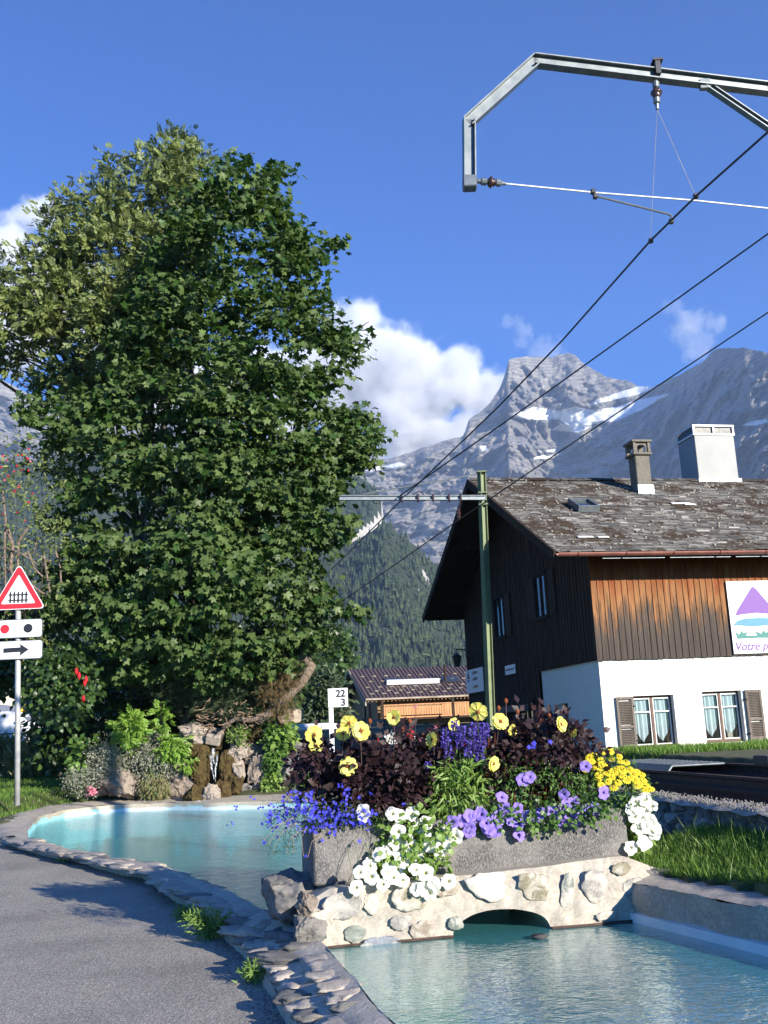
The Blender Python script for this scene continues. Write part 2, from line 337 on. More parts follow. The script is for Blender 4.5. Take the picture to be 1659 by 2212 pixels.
M['grass'] = leafmat('grass_blades', [(.06, .15, .012), (.1, .22, .02), (.15, .28, .035), (.2, .3, .06)], .35, .5)
M['drygrass'] = leafmat('dry_grass', [(.2, .19, .08), (.3, .26, .13), (.14, .19, .06)], .3, .7)
def petal(name, c, c2=None, tr=.3): return leafmat(name, [c, c2 or tuple(min(1, x*1.06) for x in c)], tr, .6, spec=.2)
M['p_white'] = petal('white_petals', (.8, .8, .77)); M['p_purple'] = petal('violet_petals', (.30, .20, .72), (.38, .27, .8)); M['p_blue'] = petal('blue_petals', (.07, .07, .72), (.12, .12, .85))
M['p_yellow'] = petal('pale_yellow_petals', (.82, .74, .16), (.85, .8, .26)); M['p_gold'] = petal('yellow_daisy_petals', (.85, .7, .03), (.88, .78, .08)); M['p_salvia'] = petal('salvia_blue', (.10, .07, .42), (.17, .12, .55))
M['p_red'] = petal('red_petals', (.7, .03, .04)); M['p_pink'] = petal('pink_petals', (.75, .25, .35)); M['centre'] = plain('flower_centre', (.2, .05, .01), .9); M['stem'] = plain('flower_stem', (.09, .05, .04), .7)
M['gold_centre'] = plain('golden_centre', (.6, .35, .02), .9)
M['green_stem'] = plain('green_stem', (.1, .17, .05), .7)
M['forest'] = leafmat('conifer_forest', [(.016, .032, .014), (.026, .048, .018), (.042, .066, .024), (.06, .08, .03)], .05, .8)

# ---------------------------------------------------------------- generic builders
def fbm(p, o=4, H=1.0): return mn.fractal(Vector(p), H, 2.0, o)
_ico = {}
def ico(sub):
    if sub not in _ico:
        import bmesh
        bm = bmesh.new(); bmesh.ops.create_icosphere(bm, subdivisions=sub, radius=1); bm.verts.index_update()
        _ico[sub] = (np.array([v.co[:] for v in bm.verts]), [tuple(v.index for v in f.verts) for f in bm.faces]); bm.free()
    return _ico[sub]
def rock_mb(c, size, seed, rough=.35, sub=4, boxy=.55, rot=0, mb=None, mi=0):
    V, F = ico(sub); mb = mb or MB(); out = []; c = Vector(c); rz = Matrix.Rotation(rot, 3, 'Z')
    rng = random.Random(seed); planes = [(Vector((rng.gauss(0, 1), rng.gauss(0, 1), rng.gauss(0, .8))).normalized(), rng.uniform(.62, .92)) for _ in range(11)]
    for v in V:
        p = Vector(v); m = max(abs(p.x), abs(p.y), abs(p.z)); q = p.lerp(p/m, boxy*.45)
        for n, d in planes:
            e = q.dot(n)-d
            if e > 0: q = q - n*e*.92
        s = 1 + rough*.55*fbm(p*1.7+Vector((seed*3.1, seed*1.7, 0)), 5, .8) + rough*.12*fbm(p*7+Vector((seed, 0, 0)), 3, .6)
        q = q*s; out.append(c + rz @ Vector((q.x*size[0]/2, q.y*size[1]/2, q.z*size[2]/2)))
    return mb.add(out, F, mi)
def rock(name, c, size, seed, mat, label, cat='rock', group=None, **k):
    o = rock_mb(c, size, seed, **k).build(name, mat, None, False)
    return tag(o, label, cat, group)

def maple_t():
    ang = [90, 72, 62, 50, 34, 22, 8, -12, -28, -50, -90, -130, -152, -168, -188, -202, -214, -230, -242, -252]
    rad = [1.0, .74, .56, .74, .95, .68, .5, .66, .74, .46, .2, .46, .74, .66, .5, .68, .95, .74, .56, .74]
    v = [(0, 0, 0)] + [(r*math.cos(R(a))*.62, r*math.sin(R(a))*.62, -.16*r*r+.04*math.cos(R(a*5))) for a, r in zip(ang, rad)]
    n = len(ang); return v, [(0, i+1, (i+1) % n+1) for i in range(n)]
def leaf_t(w=.35, fold=.1, droop=.15):
    return [(0, 0, 0), (-w/2, .4, fold), (0, .45, 0), (w/2, .4, fold), (-w*.32, .75, fold*.6-droop*.5), (0, 1, -droop), (w*.32, .75, fold*.6-droop*.5)], [(0, 2, 1), (0, 3, 2), (1, 2, 4), (2, 5, 4), (2, 3, 6), (2, 6, 5)]
def pinnate_t(n=4, w=.11):
    V, F = [], []
    def lf(o, a, l):
        b = len(V); d = (math.cos(a), math.sin(a)); q = (-d[1], d[0])
        for t, s in ((0, 0), (.45, -w), (1, 0), (.45, w)): V.append((o[0]+d[0]*l*t+q[0]*s, o[1]+d[1]*l*t+q[1]*s, -.15*(o[1]+d[1]*l*t)**2-.05*t+(.02 if s else 0)))
        F.append((b, b+1, b+2)); F.append((b, b+2, b+3))
    for i in range(n):
        y = .12+.62*i/n; l = .42*(1-.25*abs(i-n*.45)/n)
        lf((0, y), R(38), l); lf((0, y), R(142), l)
    lf((0, .75), R(90), .42); return V, F
def needle_t(k=16):
    V, F = [], []; rg = np.random.default_rng(3)
    for i in range(k):
        a = rg.uniform(0, 2*PI); y0 = rg.uniform(0, .5); d = np.array([math.cos(a)*.5, .6, math.sin(a)*.5]); b = len(V)
        p = np.array([0, y0, 0]); s = np.array([math.sin(a), 0, -math.cos(a)])*.022
        V += [tuple(p-s), tuple(p+s), tuple(p+d*.7)]; F.append((b, b+1, b+2))
    return V, F
def ovate_t(w=.42, droop=.25):
    V = [(0, 0, 0), (0, .25, .02), (0, .5, 0), (0, .78, -droop*.5), (0, 1.05, -droop)]; Ws = [.32, .5, .42, .2]; ys = [.14, .36, .6, .84]
    for s_ in (-1, 1):
        for y, q in zip(ys, Ws): V.append((s_*w*q, y, .09*q-droop*y*y*.8))
    F = []
    for k, s_ in ((5, -1), (9, 1)):
        T = [(0, 1, k), (1, k+1, k), (1, 2, k+1), (2, k+2, k+1), (2, 3, k+2), (3, k+3, k+2), (3, 4, k+3)]; F += T if s_ > 0 else [t[::-1] for t in T]
    return V, F
T_MAPLE = maple_t(); T_LEAF = leaf_t(); T_NARROW = leaf_t(.2, .04, .25); T_ASH = pinnate_t(); T_NEEDLE = needle_t(); T_BROAD = ovate_t(.8); T_DAH = pinnate_t(2, .13)

def leaf_dirs(n, out, droop=.4, spread=.7, upn=.6, towards=-.45):
    D = norm(out*.7 + rnd(n)*spread + np.array([0, 0, -droop])); N = norm(rnd(n)*.5 + np.array([.15, towards, upn])); return frames(D, N)
def inside(poly, x, y):
    poly = np.asarray(poly, float); x0, y0 = poly[:, 0], poly[:, 1]; x1, y1 = np.roll(x0, -1), np.roll(y0, -1); c = np.zeros(len(x), bool)
    for a, b, d, e in zip(x0, y0, x1, y1):
        cond = ((b > y) != (e > y)); c ^= cond & (x < (d-a)*(y-b)/((e-b) if e != b else 1e-9)+a)
    return c
def edge_dist(poly, x, y):
    poly = np.asarray(poly, float); q = np.roll(poly, -1, 0); best = np.full(len(x), 1e9)
    for a, b in zip(poly, q):
        ab = b-a; t = np.clip(((x-a[0])*ab[0]+(y-a[1])*ab[1])/max(ab@ab, 1e-9), 0, 1); best = np.minimum(best, np.hypot(x-a[0]-t*ab[0], y-a[1]-t*ab[1]))
    return best
def crown_points(poly, n, Y0, thick, front=.6, margin=0):
    """clump centres filling a rounded crown whose silhouette is the outline, thickness in metres"""
    poly = np.asarray(poly, float); lo, hi = poly.min(0), poly.max(0); X = RNG.uniform(lo[0], hi[0], n*6); Yp = RNG.uniform(lo[1], hi[1], n*6)
    k = inside(poly, X, Yp); X, Yp = X[k][:n], Yp[k][:n]; d = edge_dist(poly, X, Yp); k = d > margin*RNG.uniform(.3, 1.3, len(d)); X, Yp, d = X[k], Yp[k], d[k]; half = thick*np.sqrt(np.clip(d/(d.max()*.75), 0.02, 1))
    t = RNG.uniform(-1, 1, len(X)); t = np.where(RNG.random(len(X)) < front, -np.abs(t)**.35, t); Y = Y0 + half*t
    return np.array([at(a, b, c)[:] for a, b, c in zip(X, Yp, Y)])
def clumps(C, per, rad, T, size, mat, name, parent, droop=.4, flat=.65, upn=.6, cen=None, towards=-.45):
    n = len(C)*per; idx = np.repeat(np.arange(len(C)), per); off = rnd(n)*rad*np.array([1, 1, flat]); P = C[idx]+off
    cen = C.mean(0) if cen is None else np.asarray(cen); out = norm(P-cen)
    return scatter(name, T[0], T[1], P, leaf_dirs(n, norm(off)+out*.5, droop, upn=upn, towards=towards), size*RNG.uniform(.7, 1.25, n), mat, parent)
def blob_poly(cx, cy, rx, ry, k=16, j=.12):
    return [(cx+rx*math.cos(2*PI*i/k)*(1+random.uniform(-j, j)), cy+ry*math.sin(2*PI*i/k)*(1+random.uniform(-j, j))) for i in range(k)]
def bush(name, label, cat, cx, cy, rx, ry, Y, mat, T=T_LEAF, n=60, per=18, size=.07, rad=.08, droop=.3, group=None, thick=None, upn=.6, poly=None):
    poly = poly or blob_poly(cx, cy, rx, ry); C = crown_points(poly, n, Y, thick or px(min(rx, ry), Y)*.8)
    if rx == 0: pp = np.array(poly, float); cx = float(pp[:, 0].mean()); cy = float(pp[:, 1].max()); ry = 0
    base = at(cx, cy+ry*.9, Y); o = empty(name, base, label, cat, group)
    clumps(C, per, rad, T, size, mat, 'foliage', o, droop, upn=upn)
    m = MB(); 
    for c in C[::max(1, len(C)//14)]: m.tube([base+Vector((0, 0, -.05)), base.lerp(Vector(c), .55)+Vector((random.uniform(-.03, .03), 0, .03)), c], [.012, .009, .004], 5)
    m.build('stem', M['green_stem'] if size < .12 else M['bark'], o); return o
def limbs(m, base, targets, r0, wig=.15, n=6):
    for t, r in targets:
        t = Vector(t); pts = []; b = Vector(base)
        for i in range(n+1):
            s = i/n; p = b.lerp(t, s); p += Vector((random.uniform(-1, 1), random.uniform(-1, 1), random.uniform(-.5, .5)))*wig*math.sin(PI*s)*(t-b).length*.15
            p.z += math.sin(PI*s)*.04*(t-b).length; pts.append(p)
        m.tube(pts, [r*(1-.75*i/n) for i in range(n+1)], 7)

# ================================================================ SETTING
WZ = .14                                             # water level
z1 = lambda x, y: (x*.3472, 1512+y*.3472)
OUT = [(-.15, 3.2), (-.3, 4.6), (-.5, 5.7)] + [tuple(onz(*z1(*p), .0)[:2]) for p in [(1659, 1790), (1530, 1610), (1450, 1540), (1200, 1330), (1100, 1290), (960, 1200), (870, 1150)]] + \
      [tuple(onz(*z1(*p), .06)[:2]) for p in [(770, 1110), (600, 1075), (480, 1030)]] + [tuple(onz(*z1(*p), .12)[:2]) for p in [(340, 990), (210, 960), (100, 925), (0, 890)]]
INN = [(.45, 3.2), (.22, 4.4)] + [tuple(onz(860-547.2+547.2, 2212, .22)[:2])] + [tuple(onz(547.2+x*.6701, 1800+y*.6701, .22)[:2]) for x, y in [(400, 560), (330, 470), (275, 415), (235, 365)]] + \
      [tuple(onz(*z1(*p), .22)[:2]) for p in [(1590, 1290), (1450, 1215), (1330, 1170), (1200, 1120), (1060, 1070), (940, 1030)]] + \
      [tuple(onz(*z1(*p), .24)[:2]) for p in [(820, 1005), (640, 985)]] + [tuple(onz(*z1(*p), .25)[:2]) for p in [(510, 950), (430, 935), (330, 900), (240, 880)]]
FAR_IN = [tuple(onz(*z1(*p), .28)[:2]) for p in [(175, 850), (170, 800), (235, 730), (400, 690), (680, 660), (1040, 645)]] + [(-4.1, 23.6), (-2.9, 23.3), (-1.6, 22.6), (-.5, 21.2), (.5, 19), (1.2, 16.5), (1.6, 13.5), (1.7, 11), (1.62, 9.5)]
FAR_OUT = [(-7.9, 20.6), (-8.2, 22.6), (-8.0, 24.8), (-7.0, 26.0), (-5.4, 26.0), (-3.8, 24.7), (-2.6, 24.4), (-1.2, 23.6), (0, 22.1), (1.0, 19.8), (1.7, 17), (2.1, 14), (2.2, 11), (2.1, 9.6)]
def resample(pts, n):
    p = np.array(pts, float); d = np.r_[0, np.cumsum(np.linalg.norm(np.diff(p, axis=0), axis=1))]; s = np.linspace(0, d[-1], n)
    # light smoothing of the corners
    q = np.c_[np.interp(s, d, p[:, 0]), np.interp(s, d, p[:, 1])]
    for _ in range(3): q[1:-1] = (q[:-2]+2*q[1:-1]+q[2:])/4
    return q
NR = 340
OUTC = resample(OUT, NR); INC = resample(INN+FAR_IN[:1], NR)
FI = resample(FAR_IN, 260); FO = resample([tuple(OUTC[-1])]+FAR_OUT, 260)

# ---- terrain heights
POOLPOLY = np.array([tuple(p) for p in ((OUTC[::6]+INC[::6])/2)] + [tuple(p) for p in ((FI[::6]+FO[::6])/2)] + [(1.95, 8.4), (2.42, 7.1), (3.0, 5.7), (3.65, 4.1), (3.7, 3.2)])
def smooth(a, b, x): t = np.clip((x-a)/(b-a), 0, 1); return t*t*(3-2*t)
TD = Vector((-.132, .991, 0)); TN = Vector((.991, .132, 0))       # track direction and its normal
def hgt(X, Y):
    n = TN.x*X + TN.y*Y
    h = .12*smooth(8, 16, Y)
    h = h + smooth(18.6, 22.3, Y)*.46*(1) + smooth(23, 46, Y)*1.35
    ne = n + 1.7*smooth(13, 24, Y); bed = smooth(4.15, 4.3, ne)*(1-smooth(70, 90, Y))
    lawn = (.455+.19*smooth(3.1, 4.0, n))*smooth(1.2, 1.9, X)*smooth(3, 5.2, Y)*(Y < 18.4) + 0
    h = np.where((X > 1.1) & (Y < 18), np.maximum(h, lawn), h)
    h = np.where((X > 1.1) & (Y >= 18), np.maximum(h, .58), h)
    h = h*(1-bed)+bed*np.maximum(.68, h)
    hs = smooth(6.9, 7.15, n); h = h*(1-hs)+hs*np.maximum(h, 1.02)
    h = h + .02*smooth(10, 30, Y)*np.sin(X*1.3+Y*.7) + np.clip(Y-70, 0, 1e9)*.045
    near = (X > -11) & (X < 4) & (Y > 9) & (Y < 30); dd = np.full(X.shape, 9.); 
    if near.any(): dd[near] = edge_dist(POOLPOLY, X[near], Y[near])
    h = np.minimum(h, np.where(near & ((X < 1.2) | (Y > 9.6)), .315+.42*np.clip(dd-.55, 0, 99), 99))
    ins = np.zeros(X.shape, bool); nb = (X > -11) & (X < 4) & (Y > 2) & (Y < 28); ins[nb] = inside(POOLPOLY, X[nb], Y[nb])
    return np.where(ins, -1.0, h)
xs = np.r_[np.linspace(-420, -14, 26)[:-1], np.arange(-14, 7, .1), np.linspace(7, 420, 30)]
ys = np.r_[np.linspace(-60, 2, 10)[:-1], np.arange(2, 28, .1), np.linspace(28, 130, 60)[1:], np.linspace(130, 2500, 30)[1:]]
XX, YY = np.meshgrid(xs, ys); ZZ = hgt(XX, YY)
nx = len(xs); I = np.arange((len(ys)-1)*(nx)).reshape(len(ys)-1, nx)[:, :-1].ravel()
np_mesh('ground', np.c_[XX.ravel(), YY.ravel(), ZZ.ravel()], np.c_[I, I+1, I+nx+1, I+nx], M['soil'], smooth=True)['kind'] = 'structure'

# ---- road (asphalt sheet up to the rim)
ro = [(p[0]+.02, p[1]) for p in OUTC]; m = MB(); rows = []
def rz(y): return .12*smooth(8, 16, np.array(float(y))) .item() + .006
prev = None
for (x, y) in [(.2, -40.), (.1, 0.)] + ro[::4]:
    k = 14; row = [(-30+(x+30)*i/k, y, rz(y)) for i in range(k+1)]
    if prev: b = len(m.v); m.v += prev+row; m.f += [(b+i, b+i+1, b+k+2+i, b+k+1+i) for i in range(k)]; m.m += [0]*k
    prev = row
m.build('road', M['asphalt'], None, True)['kind'] = 'structure'

# ---- pool: basin, water
def loft(A, B, za, zb, steps, mb, mi=0, prof=None, nz=0, seed=0):
    """band between two equal-length curves"""
    n = len(A); b = len(mb.v)
    for i in range(n):
        for j in range(steps+1):
            t = j/steps; x, y = A[i]*(1-t)+B[i]*t; z = za[i]*(1-t)+zb[i]*t + (prof(t) if prof else 0)
            if nz: d = fbm((x*2.3+seed, y*2.3, j*.4), 4)*nz; x += d; z += fbm((x*3.1, y*3.1, seed), 4)*nz*(1 if 0 < j < steps else .6)
            mb.v.append((x, y, z))
    k = steps+1
    mb.f += [(b+i*k+j, b+(i+1)*k+j, b+(i+1)*k+j+1, b+i*k+j+1) for i in range(n-1) for j in range(steps)]; mb.m += [mi]*((n-1)*steps)
basin = MB(); full = lambda v, n: [v]*n
loft(INC+np.array([.008, .006]), INC+np.array([.05, .03]), full(.2, NR), full(-.42, NR), 4, basin)
loft(FI, FI*np.array([.985, .998]), full(.24, 260), full(-.42, 260), 3, basin)
fl = [(-9, 3), (5, 3), (5, 27), (-9, 27)]
basin.add([(x, y, -.42) for x, y in fl], [(0, 1, 2, 3)])
RW = [(1.74, 8.32), (2.27, 7.0), (2.85, 5.6), (3.5, 4.0)]
basin.add([(1.76, 8.4, .2), (1.76, 8.4, -.42), (3.55, 4.0, -.42), (3.55, 4.0, .2)], [(0, 1, 2, 3)])
basin.build('pool_basin', M['pool'], None, False)['kind'] = 'structure'
wp = POOLPOLY
m = MB(); m.add([(x, y, WZ) for x, y in wp], [tuple(range(len(wp)))]); o = m.build('water', M['water']); o['kind'] = 'structure'

# white painted strip just above the water on the far curve and on the near right side
m = MB(); loft(FI+np.array([.02, -.03]), FI+np.array([.0, -.0]), full(WZ-.03, 260), full(WZ+.075, 260), 1, m)
m.build('painted_pool_edge', M['pool_white'])['kind'] = 'structure'

# ---- stone rim round the pool
rim = empty('pool_rim', (OUTC[60][0], OUTC[60][1], .1), 'curved low stone and mortar rim round the turquoise pool beside the asphalt path', 'pool rim')
zi = [.20+.05*min(1, i/NR*1.6) for i in range(NR)]; zo = [.07+rz(OUTC[i][1]) for i in range(NR)]
m = MB(); loft(INC, OUTC, zi, zo, 6, m, 0, lambda t: .018*math.sin(PI*t), .022, 3)
OD = OUTC+ (OUTC-INC)*.06
loft(OUTC, OD, [z-.005 for z in zo], [-.03]*NR, 2, m, 0, None, .012, 5)
loft(INC+np.array([.012, .01]), INC, [-.1]*NR, zi, 2, m)
zf = [.25+.05*min(1, i/60) for i in range(260)]; zg = [.20+.17*min(1, i/70) for i in range(260)]
loft(FI, FO, zf, zg, 6, m, 0, lambda t: .03*math.sin(PI*t), .03, 9)
loft(FI+np.array([.01, -.01]), FI, [-.1]*260, zf, 2, m, 0, None, .01)
loft(FO, FO+np.array([-.03, .03]), zg, [0]*260, 1, m)
m.build('coping', M['rim_mortar'], rim, True)
# individual stones set in the rim
cum = np.r_[0, np.cumsum(np.linalg.norm(np.diff(OUTC, axis=0), axis=1))]; s = cum[-1]*.06; kk = 0
while s < cum[-1]*.97 and kk < 96:
    i = int(np.interp(s, cum, np.arange(NR))); a, b = INC[i], OUTC[i]; d = b-a; wd = np.linalg.norm(d); tg = OUTC[min(i+1, NR-1)]-OUTC[max(i-1, 0)]; rotz = math.atan2(d[1], d[0])
    far = OUTC[i][1] > 9.6; ln = random.uniform(.2, .34) if not far else random.uniform(.3, .5)
    cols = [(.25, .46), (.74, .5)] if not far and random.random() < .75 else [(.5, .92)]
    for u, w in cols:
        c = a + d*(u+random.uniform(-.04, .04)); z = zi[i]*(1-u)+zo[i]*u
        w2 = w*wd*random.uniform(.85, 1.0)
        rock_mb((c[0], c[1], z-.004), (w2*1.2, ln*random.uniform(.98, 1.1), .07), kk*7+int(u*10), .6, 3, 1.25, rotz+random.uniform(-.12, .12)).build('stone', M['rimstone'] if random.random() < .75 else M['rock_grey'], rim, True); kk += 1
    s += ln*random.uniform(.98, 1.12)

# right-hand pool wall, in shade below the lawn
rw = empty('pool_side_wall', (2.3, 7.2, .2), 'rough stone wall edging the near pool below the right-hand lawn', 'wall')
A = resample(RW, 60); Bc = A + np.array([.32, .16]); m = MB()
loft(A, Bc, [.41]*60, [.44]*60, 5, m, 0, lambda t: .02*math.sin(PI*t), .03, 21)
loft(A+np.array([-.02, -.01]), A, [-.1]*60, [.41]*60, 8, m, 0, None, .05, 21)
m.build('coping', M['rimstone'], rw, True)
m = MB(); loft(A+np.array([-.055, -.025]), A+np.array([-.045, -.02]), [.14]*60, [.20]*60, 1, m); loft(A+np.array([-.045, -.02]), A+np.array([.02, .01]), [.20]*60, [.205]*60, 1, m)
m.build('painted_strip', M['pool_white'], rw)

# ---- arched bridge wall under the trough
UZ0 = Vector((0, 0, 1)); BA = math.atan2(.49, 2.39); bu = Vector((math.cos(BA), math.sin(BA), 0)); bv = Vector((-bu.y, bu.x, 0)); B0 = Vector((-.55, 7.85, 0))
br = empty('bridge_wall', B0, 'mortared fieldstone wall with a low arch over the water carrying the flower trough', 'wall')
def s_of(x, y): return (onplane(x, y, B0, bv)-B0).dot(bu)
aL, aR, aM = s_of(975, 2022), s_of(1185, 2004), s_of(1090, 1962); arch_h = onplane(1090, 1962, B0, bv).z - WZ
def topz(s):
    return float(np.interp(s, [-.40, -.30, -.16, .05, .6, 1.6, 2.15, 2.35, 2.52, 2.72], [.22, .32, .42, .525, .54, .565, .595, .59, .52, .44]))
def botz(s):
    c = (aL+aR)/2; h = (aR-aL)/2
    if abs(s-c) < h: 
        return WZ + arch_h*math.sqrt(max(0, 1-((s-c)/h)**2))**.9
    return -.3
ss = sorted(set(list(np.linspace(-.2, 2.7, 130))+[aL-.0005, aL+.0005, aR-.0005, aR+.0005])); nzr = 26; m = MB(); b = 0
for s in ss:
    zb, zt = botz(s), topz(s)
    for j in range(nzr+1):
        t = j/nzr; z = max(zb, -.3+(zt+.3)*t); out = -.10*max(0, (.6-z))/.6 - (.035*fbm((s*2.2, z*3, 1), 4))-.022*fbm((s*8, z*8, 4), 4)
        back = .07*max(0, t-.86)/.14
        m.v.append(tuple(B0 + bu*s + bv*(.02+out+back*(1 if s > 2.2 or s < .05 else .4)) + Vector((0, 0, z))))
k = nzr+1; m.f += [(i*k+j, (i+1)*k+j, (i+1)*k+j+1, i*k+j+1) for i in range(len(ss)-1) for j in range(nzr)]; m.m += [0]*((len(ss)-1)*nzr)
base = len(m.v)
for i, s in enumerate(ss):                                          # top and arch ceiling run back
    p = Vector(m.v[i*k+nzr]); q = Vector(m.v[i*k]); m.v += [tuple(p), tuple(p+bv*.5+Vector((0, 0, .01))), tuple(p+bv*1.15+Vector((0, 0, -.03))), tuple(q), tuple(q+bv*1.2), tuple(p+bv*1.15+Vector((0, 0, -.03)))]
for i in range(len(ss)-1):
    c = base+i*6; d = c+6; m.f += [(c, d, d+1, c+1), (c+1, d+1, d+2, c+2), (c+3, c+4, d+4, d+3), (c+2, d+2, d+4, c+4)]; m.m += [0]*4
b = len(m.v); m.v += [tuple(B0+bu*(aL-.1)+bv*.95+UZ0*-.4), tuple(B0+bu*(aR+.1)+bv*.95+UZ0*-.4), tuple(B0+bu*(aR+.1)+bv*.95+UZ0*.5), tuple(B0+bu*(aL-.1)+bv*.95+UZ0*.5)]; m.f.append((b, b+1, b+2, b+3)); m.m.append(0)  # added back plane closing off the arch so its inside stays dark
m.build('masonry', M['mortar'], br, True)
q = onz(1166, 2028, WZ); mp = MB(); mp.lathe((q.x, q.y, -.42), [(.03, 0), (.03, .56), (.055, .57), (.06, .585), (.0, .585)], 16); tag(mp.build('overflow_pipe', M['rock_dark'], None, True), 'small dark overflow pipe standing in the water in front of the arch', 'pipe')
m = MB()   # dark wet line at the water
for a_, b_ in ((-.12, aL), (aR, 2.3)):
    pts = [B0+bu*(a_+(b_-a_)*i/24)+bv*(-.075-.035*fbm(((a_+(b_-a_)*i/24)*2.2, .5, 1), 4))+Vector((0, 0, WZ+.006)) for i in range(25)]
    m.tube(pts, .014, 5)
m.build('algae_line', M['rust'], br)
# stones set flush in the mortar: (photo x, y, width px, height px, material)
for i, (x, y, w, h, mt) in enumerate([(745, 1955, 95, 62, 'emb_grey'), (880, 1935, 85, 60, 'rock_moss2'), (820, 2035, 78, 28, 'rock_blue'), (905, 2010, 55, 42, 'emb_brown'), (705, 2062, 55, 32, 'emb_grey'), (1048, 1912, 92, 62, 'rock_white'),
        (1148, 1912, 70, 58, 'rock_moss2'), (1222, 1925, 30, 74, 'rock_green'), (1285, 1915, 62, 66, 'emb_grey'), (1338, 1877, 48, 26, 'rock_moss2'), (1370, 1925, 58, 52, 'emb_grey'), (1395, 1958, 40, 34, 'emb_brown'), (960, 1918, 48, 34, 'emb_brown'), (1300, 1975, 50, 18, 'emb_brown'), (980, 1992, 34, 26, 'rock_green'), (690, 1985, 60, 40, 'emb_brown'), (765, 2015, 50, 34, 'rock_green'), (862, 1990, 46, 30, 'emb_grey'), (800, 1950, 36, 40, 'emb_brown')]):
    for nm, cs in (('rock_moss2', [(.2, .18, .11), (.38, .34, .24)]), ('rock_blue', [(.17, .19, .22), (.36, .38, .41)]), ('rock_white', [(.45, .42, .36), (.74, .72, .66), (.3, .27, .2)]), ('rock_green', [(.17, .2, .17), (.33, .35, .3)]), ('emb_grey', [(.17, .165, .155), (.36, .34, .31), (.27, .25, .23)]), ('emb_brown', [(.25, .2, .15), (.45, .38, .3)])):
        if nm not in M: M[nm] = smeared(nm, cs, 9)
    p = onplane(x, y, B0, bv); sc = p.y/FPX
    zz = p.z; outw = -.10*max(0, (.6-zz))/.6-.035*fbm(((p-B0).dot(bu)*2.2, zz*3, 1), 4)
    V, F = ico(3); mb = MB(); rg = random.Random(i+3); th = [rg.uniform(.8, 1.12) for _ in range(7)]; rotv = rg.uniform(-.2, .2)
    vs = []
    for v in V:
        a = math.atan2(v[2], v[0]); kq = (a/(2*PI)*7) % 7; r = (th[int(kq)]*(1-kq % 1)+th[(int(kq)+1) % 7]*(kq % 1))*(1+.2*fbm((v[0]*2.4+i*3, v[2]*2.4, 0), 5, .8))
        X_, Z_ = v[0]*r*w*sc/2, v[2]*r*h*sc/2
        vs.append(p+bv*(outw-.003+v[1]*.009+.012*fbm((v[0]*2.5, v[2]*2.5, i), 4))+bu*(X_*math.cos(rotv)-Z_*math.sin(rotv))+Vector((0, 0, X_*math.sin(rotv)+Z_*math.cos(rotv))))
    mb.add(vs, F).build('stone', M[mt], br, True)
tag(rock_mb(at(628, 1936, 8.25)+Vector((0, .1, 0)), (.46, .5, .38), 5, .3, 5, .5, .5).build('boulder', M['rock_grey'], None, True), 'large grey boulder at the left end of the arched wall beside the flower trough', 'boulder')
tag(rock_mb(at(662, 1952, 7.72), (.15, .14, .18), 8, .5, 4, .7, .2).build('boulder', M['rock'], None, False), 'small brown stone lodged between the large grey boulder and the mortar wall', 'boulder')
tag(rock_mb(at(668, 2015, 7.72), (.22, .22, .26), 31, .4, 4, .9, .3).build('boulder', M['rock_grey'], None, False), 'grey block where the pool rim meets the left foot of the arched wall', 'boulder')
tag(rock_mb(at(1412, 1890, 8.45), (.42, .2, .1), 13, .5, 4, .7, -.3).build('boulder', M['rock_grey'], None, False), 'flat brown stone on the right shoulder of the arched wall beside the grass', 'boulder')

# ---- trough
PA = R(11.6); pu = Vector((math.cos(PA), math.sin(PA), 0)); pv = Vector((-pu.y, pu.x, 0)); P0 = Vector((-.64, 8.02, .53)); PL, PD, PH = 2.49, .78, .412
tr = empty('flower_trough', P0, 'long grey washed concrete flower trough on top of the arched wall', 'planter')
Mp = Matrix((pu, pv, (0, 0, 1))).transposed()
m = MB(); m.box(P0+pu*PL/2+pv*.04+Vector((0, 0, PH/2)), (PL, .08, PH), Mp, 0, .012); m.box(P0+pu*PL/2+pv*(PD-.04)+Vector((0, 0, PH/2)), (PL, .08, PH), Mp, 0, .012)
for s in (.04, PL-.04): m.box(P0+pu*s+pv*PD/2+Vector((0, 0, PH/2-.002)), (.078, PD-.16, PH-.004), Mp, 0, .01)
m.build('trough_shell', M['trough'], tr)
m = MB(); m.box(P0+pu*PL/2+pv*PD/2+Vector((0, 0, PH-.08)), (PL-.17, PD-.17, .06), Mp); m.build('soil', M['soil'], tr)

# ================================================================ MOUNTAINS
RIDGE = [(-400, 790), (-200, 800), (0, 818), (60, 850), (150, 890), (300, 925), (450, 950), (600, 965), (750, 982), (840, 992), (907, 970), (960, 952), (1001, 941), (1013, 906), (1045, 885), (1060, 868), (1080, 838), (1093, 800), (1098, 777), (1120, 772), (1148, 770), (1185, 772), (1230, 762), (1245, 768), (1263, 788), (1285, 800), (1313, 815), (1340, 820), (1366, 825), (1377, 834), (1413, 835), (1440, 820), (1465, 812), (1490, 796), (1518, 782), (1540, 758), (1554, 753), (1601, 751), (1630, 756), (1659, 762), (1800, 790), (2050, 800)]
rx_, ry_ = np.array(RIDGE, float).T
cols = np.r_[np.arange(-380, 640, 12), np.arange(640, 1760, 3.0), np.arange(1760, 2040, 14)]; NT = 230
def depth(x, t, y):
    D = 2750 + 1500*t**.85
    D = D - 1150*smooth(1330, 1720, x)*(.35+.65*smooth(0, .6, t)) + 250*np.exp(-((x-1190)/110)**2)*t - 330*np.exp(-((x-960)/110)**2)*(1-t)
    D = D - 110*np.exp(-((x-1120)/90)**2-((y-985)/45)**2) + 250*np.exp(-((x-1210)/60)**2-((y-960)/50)**2)
    return D
z8 = lambda pts: [(684+x*.5876, 612+y*.5876) for x, y in pts]
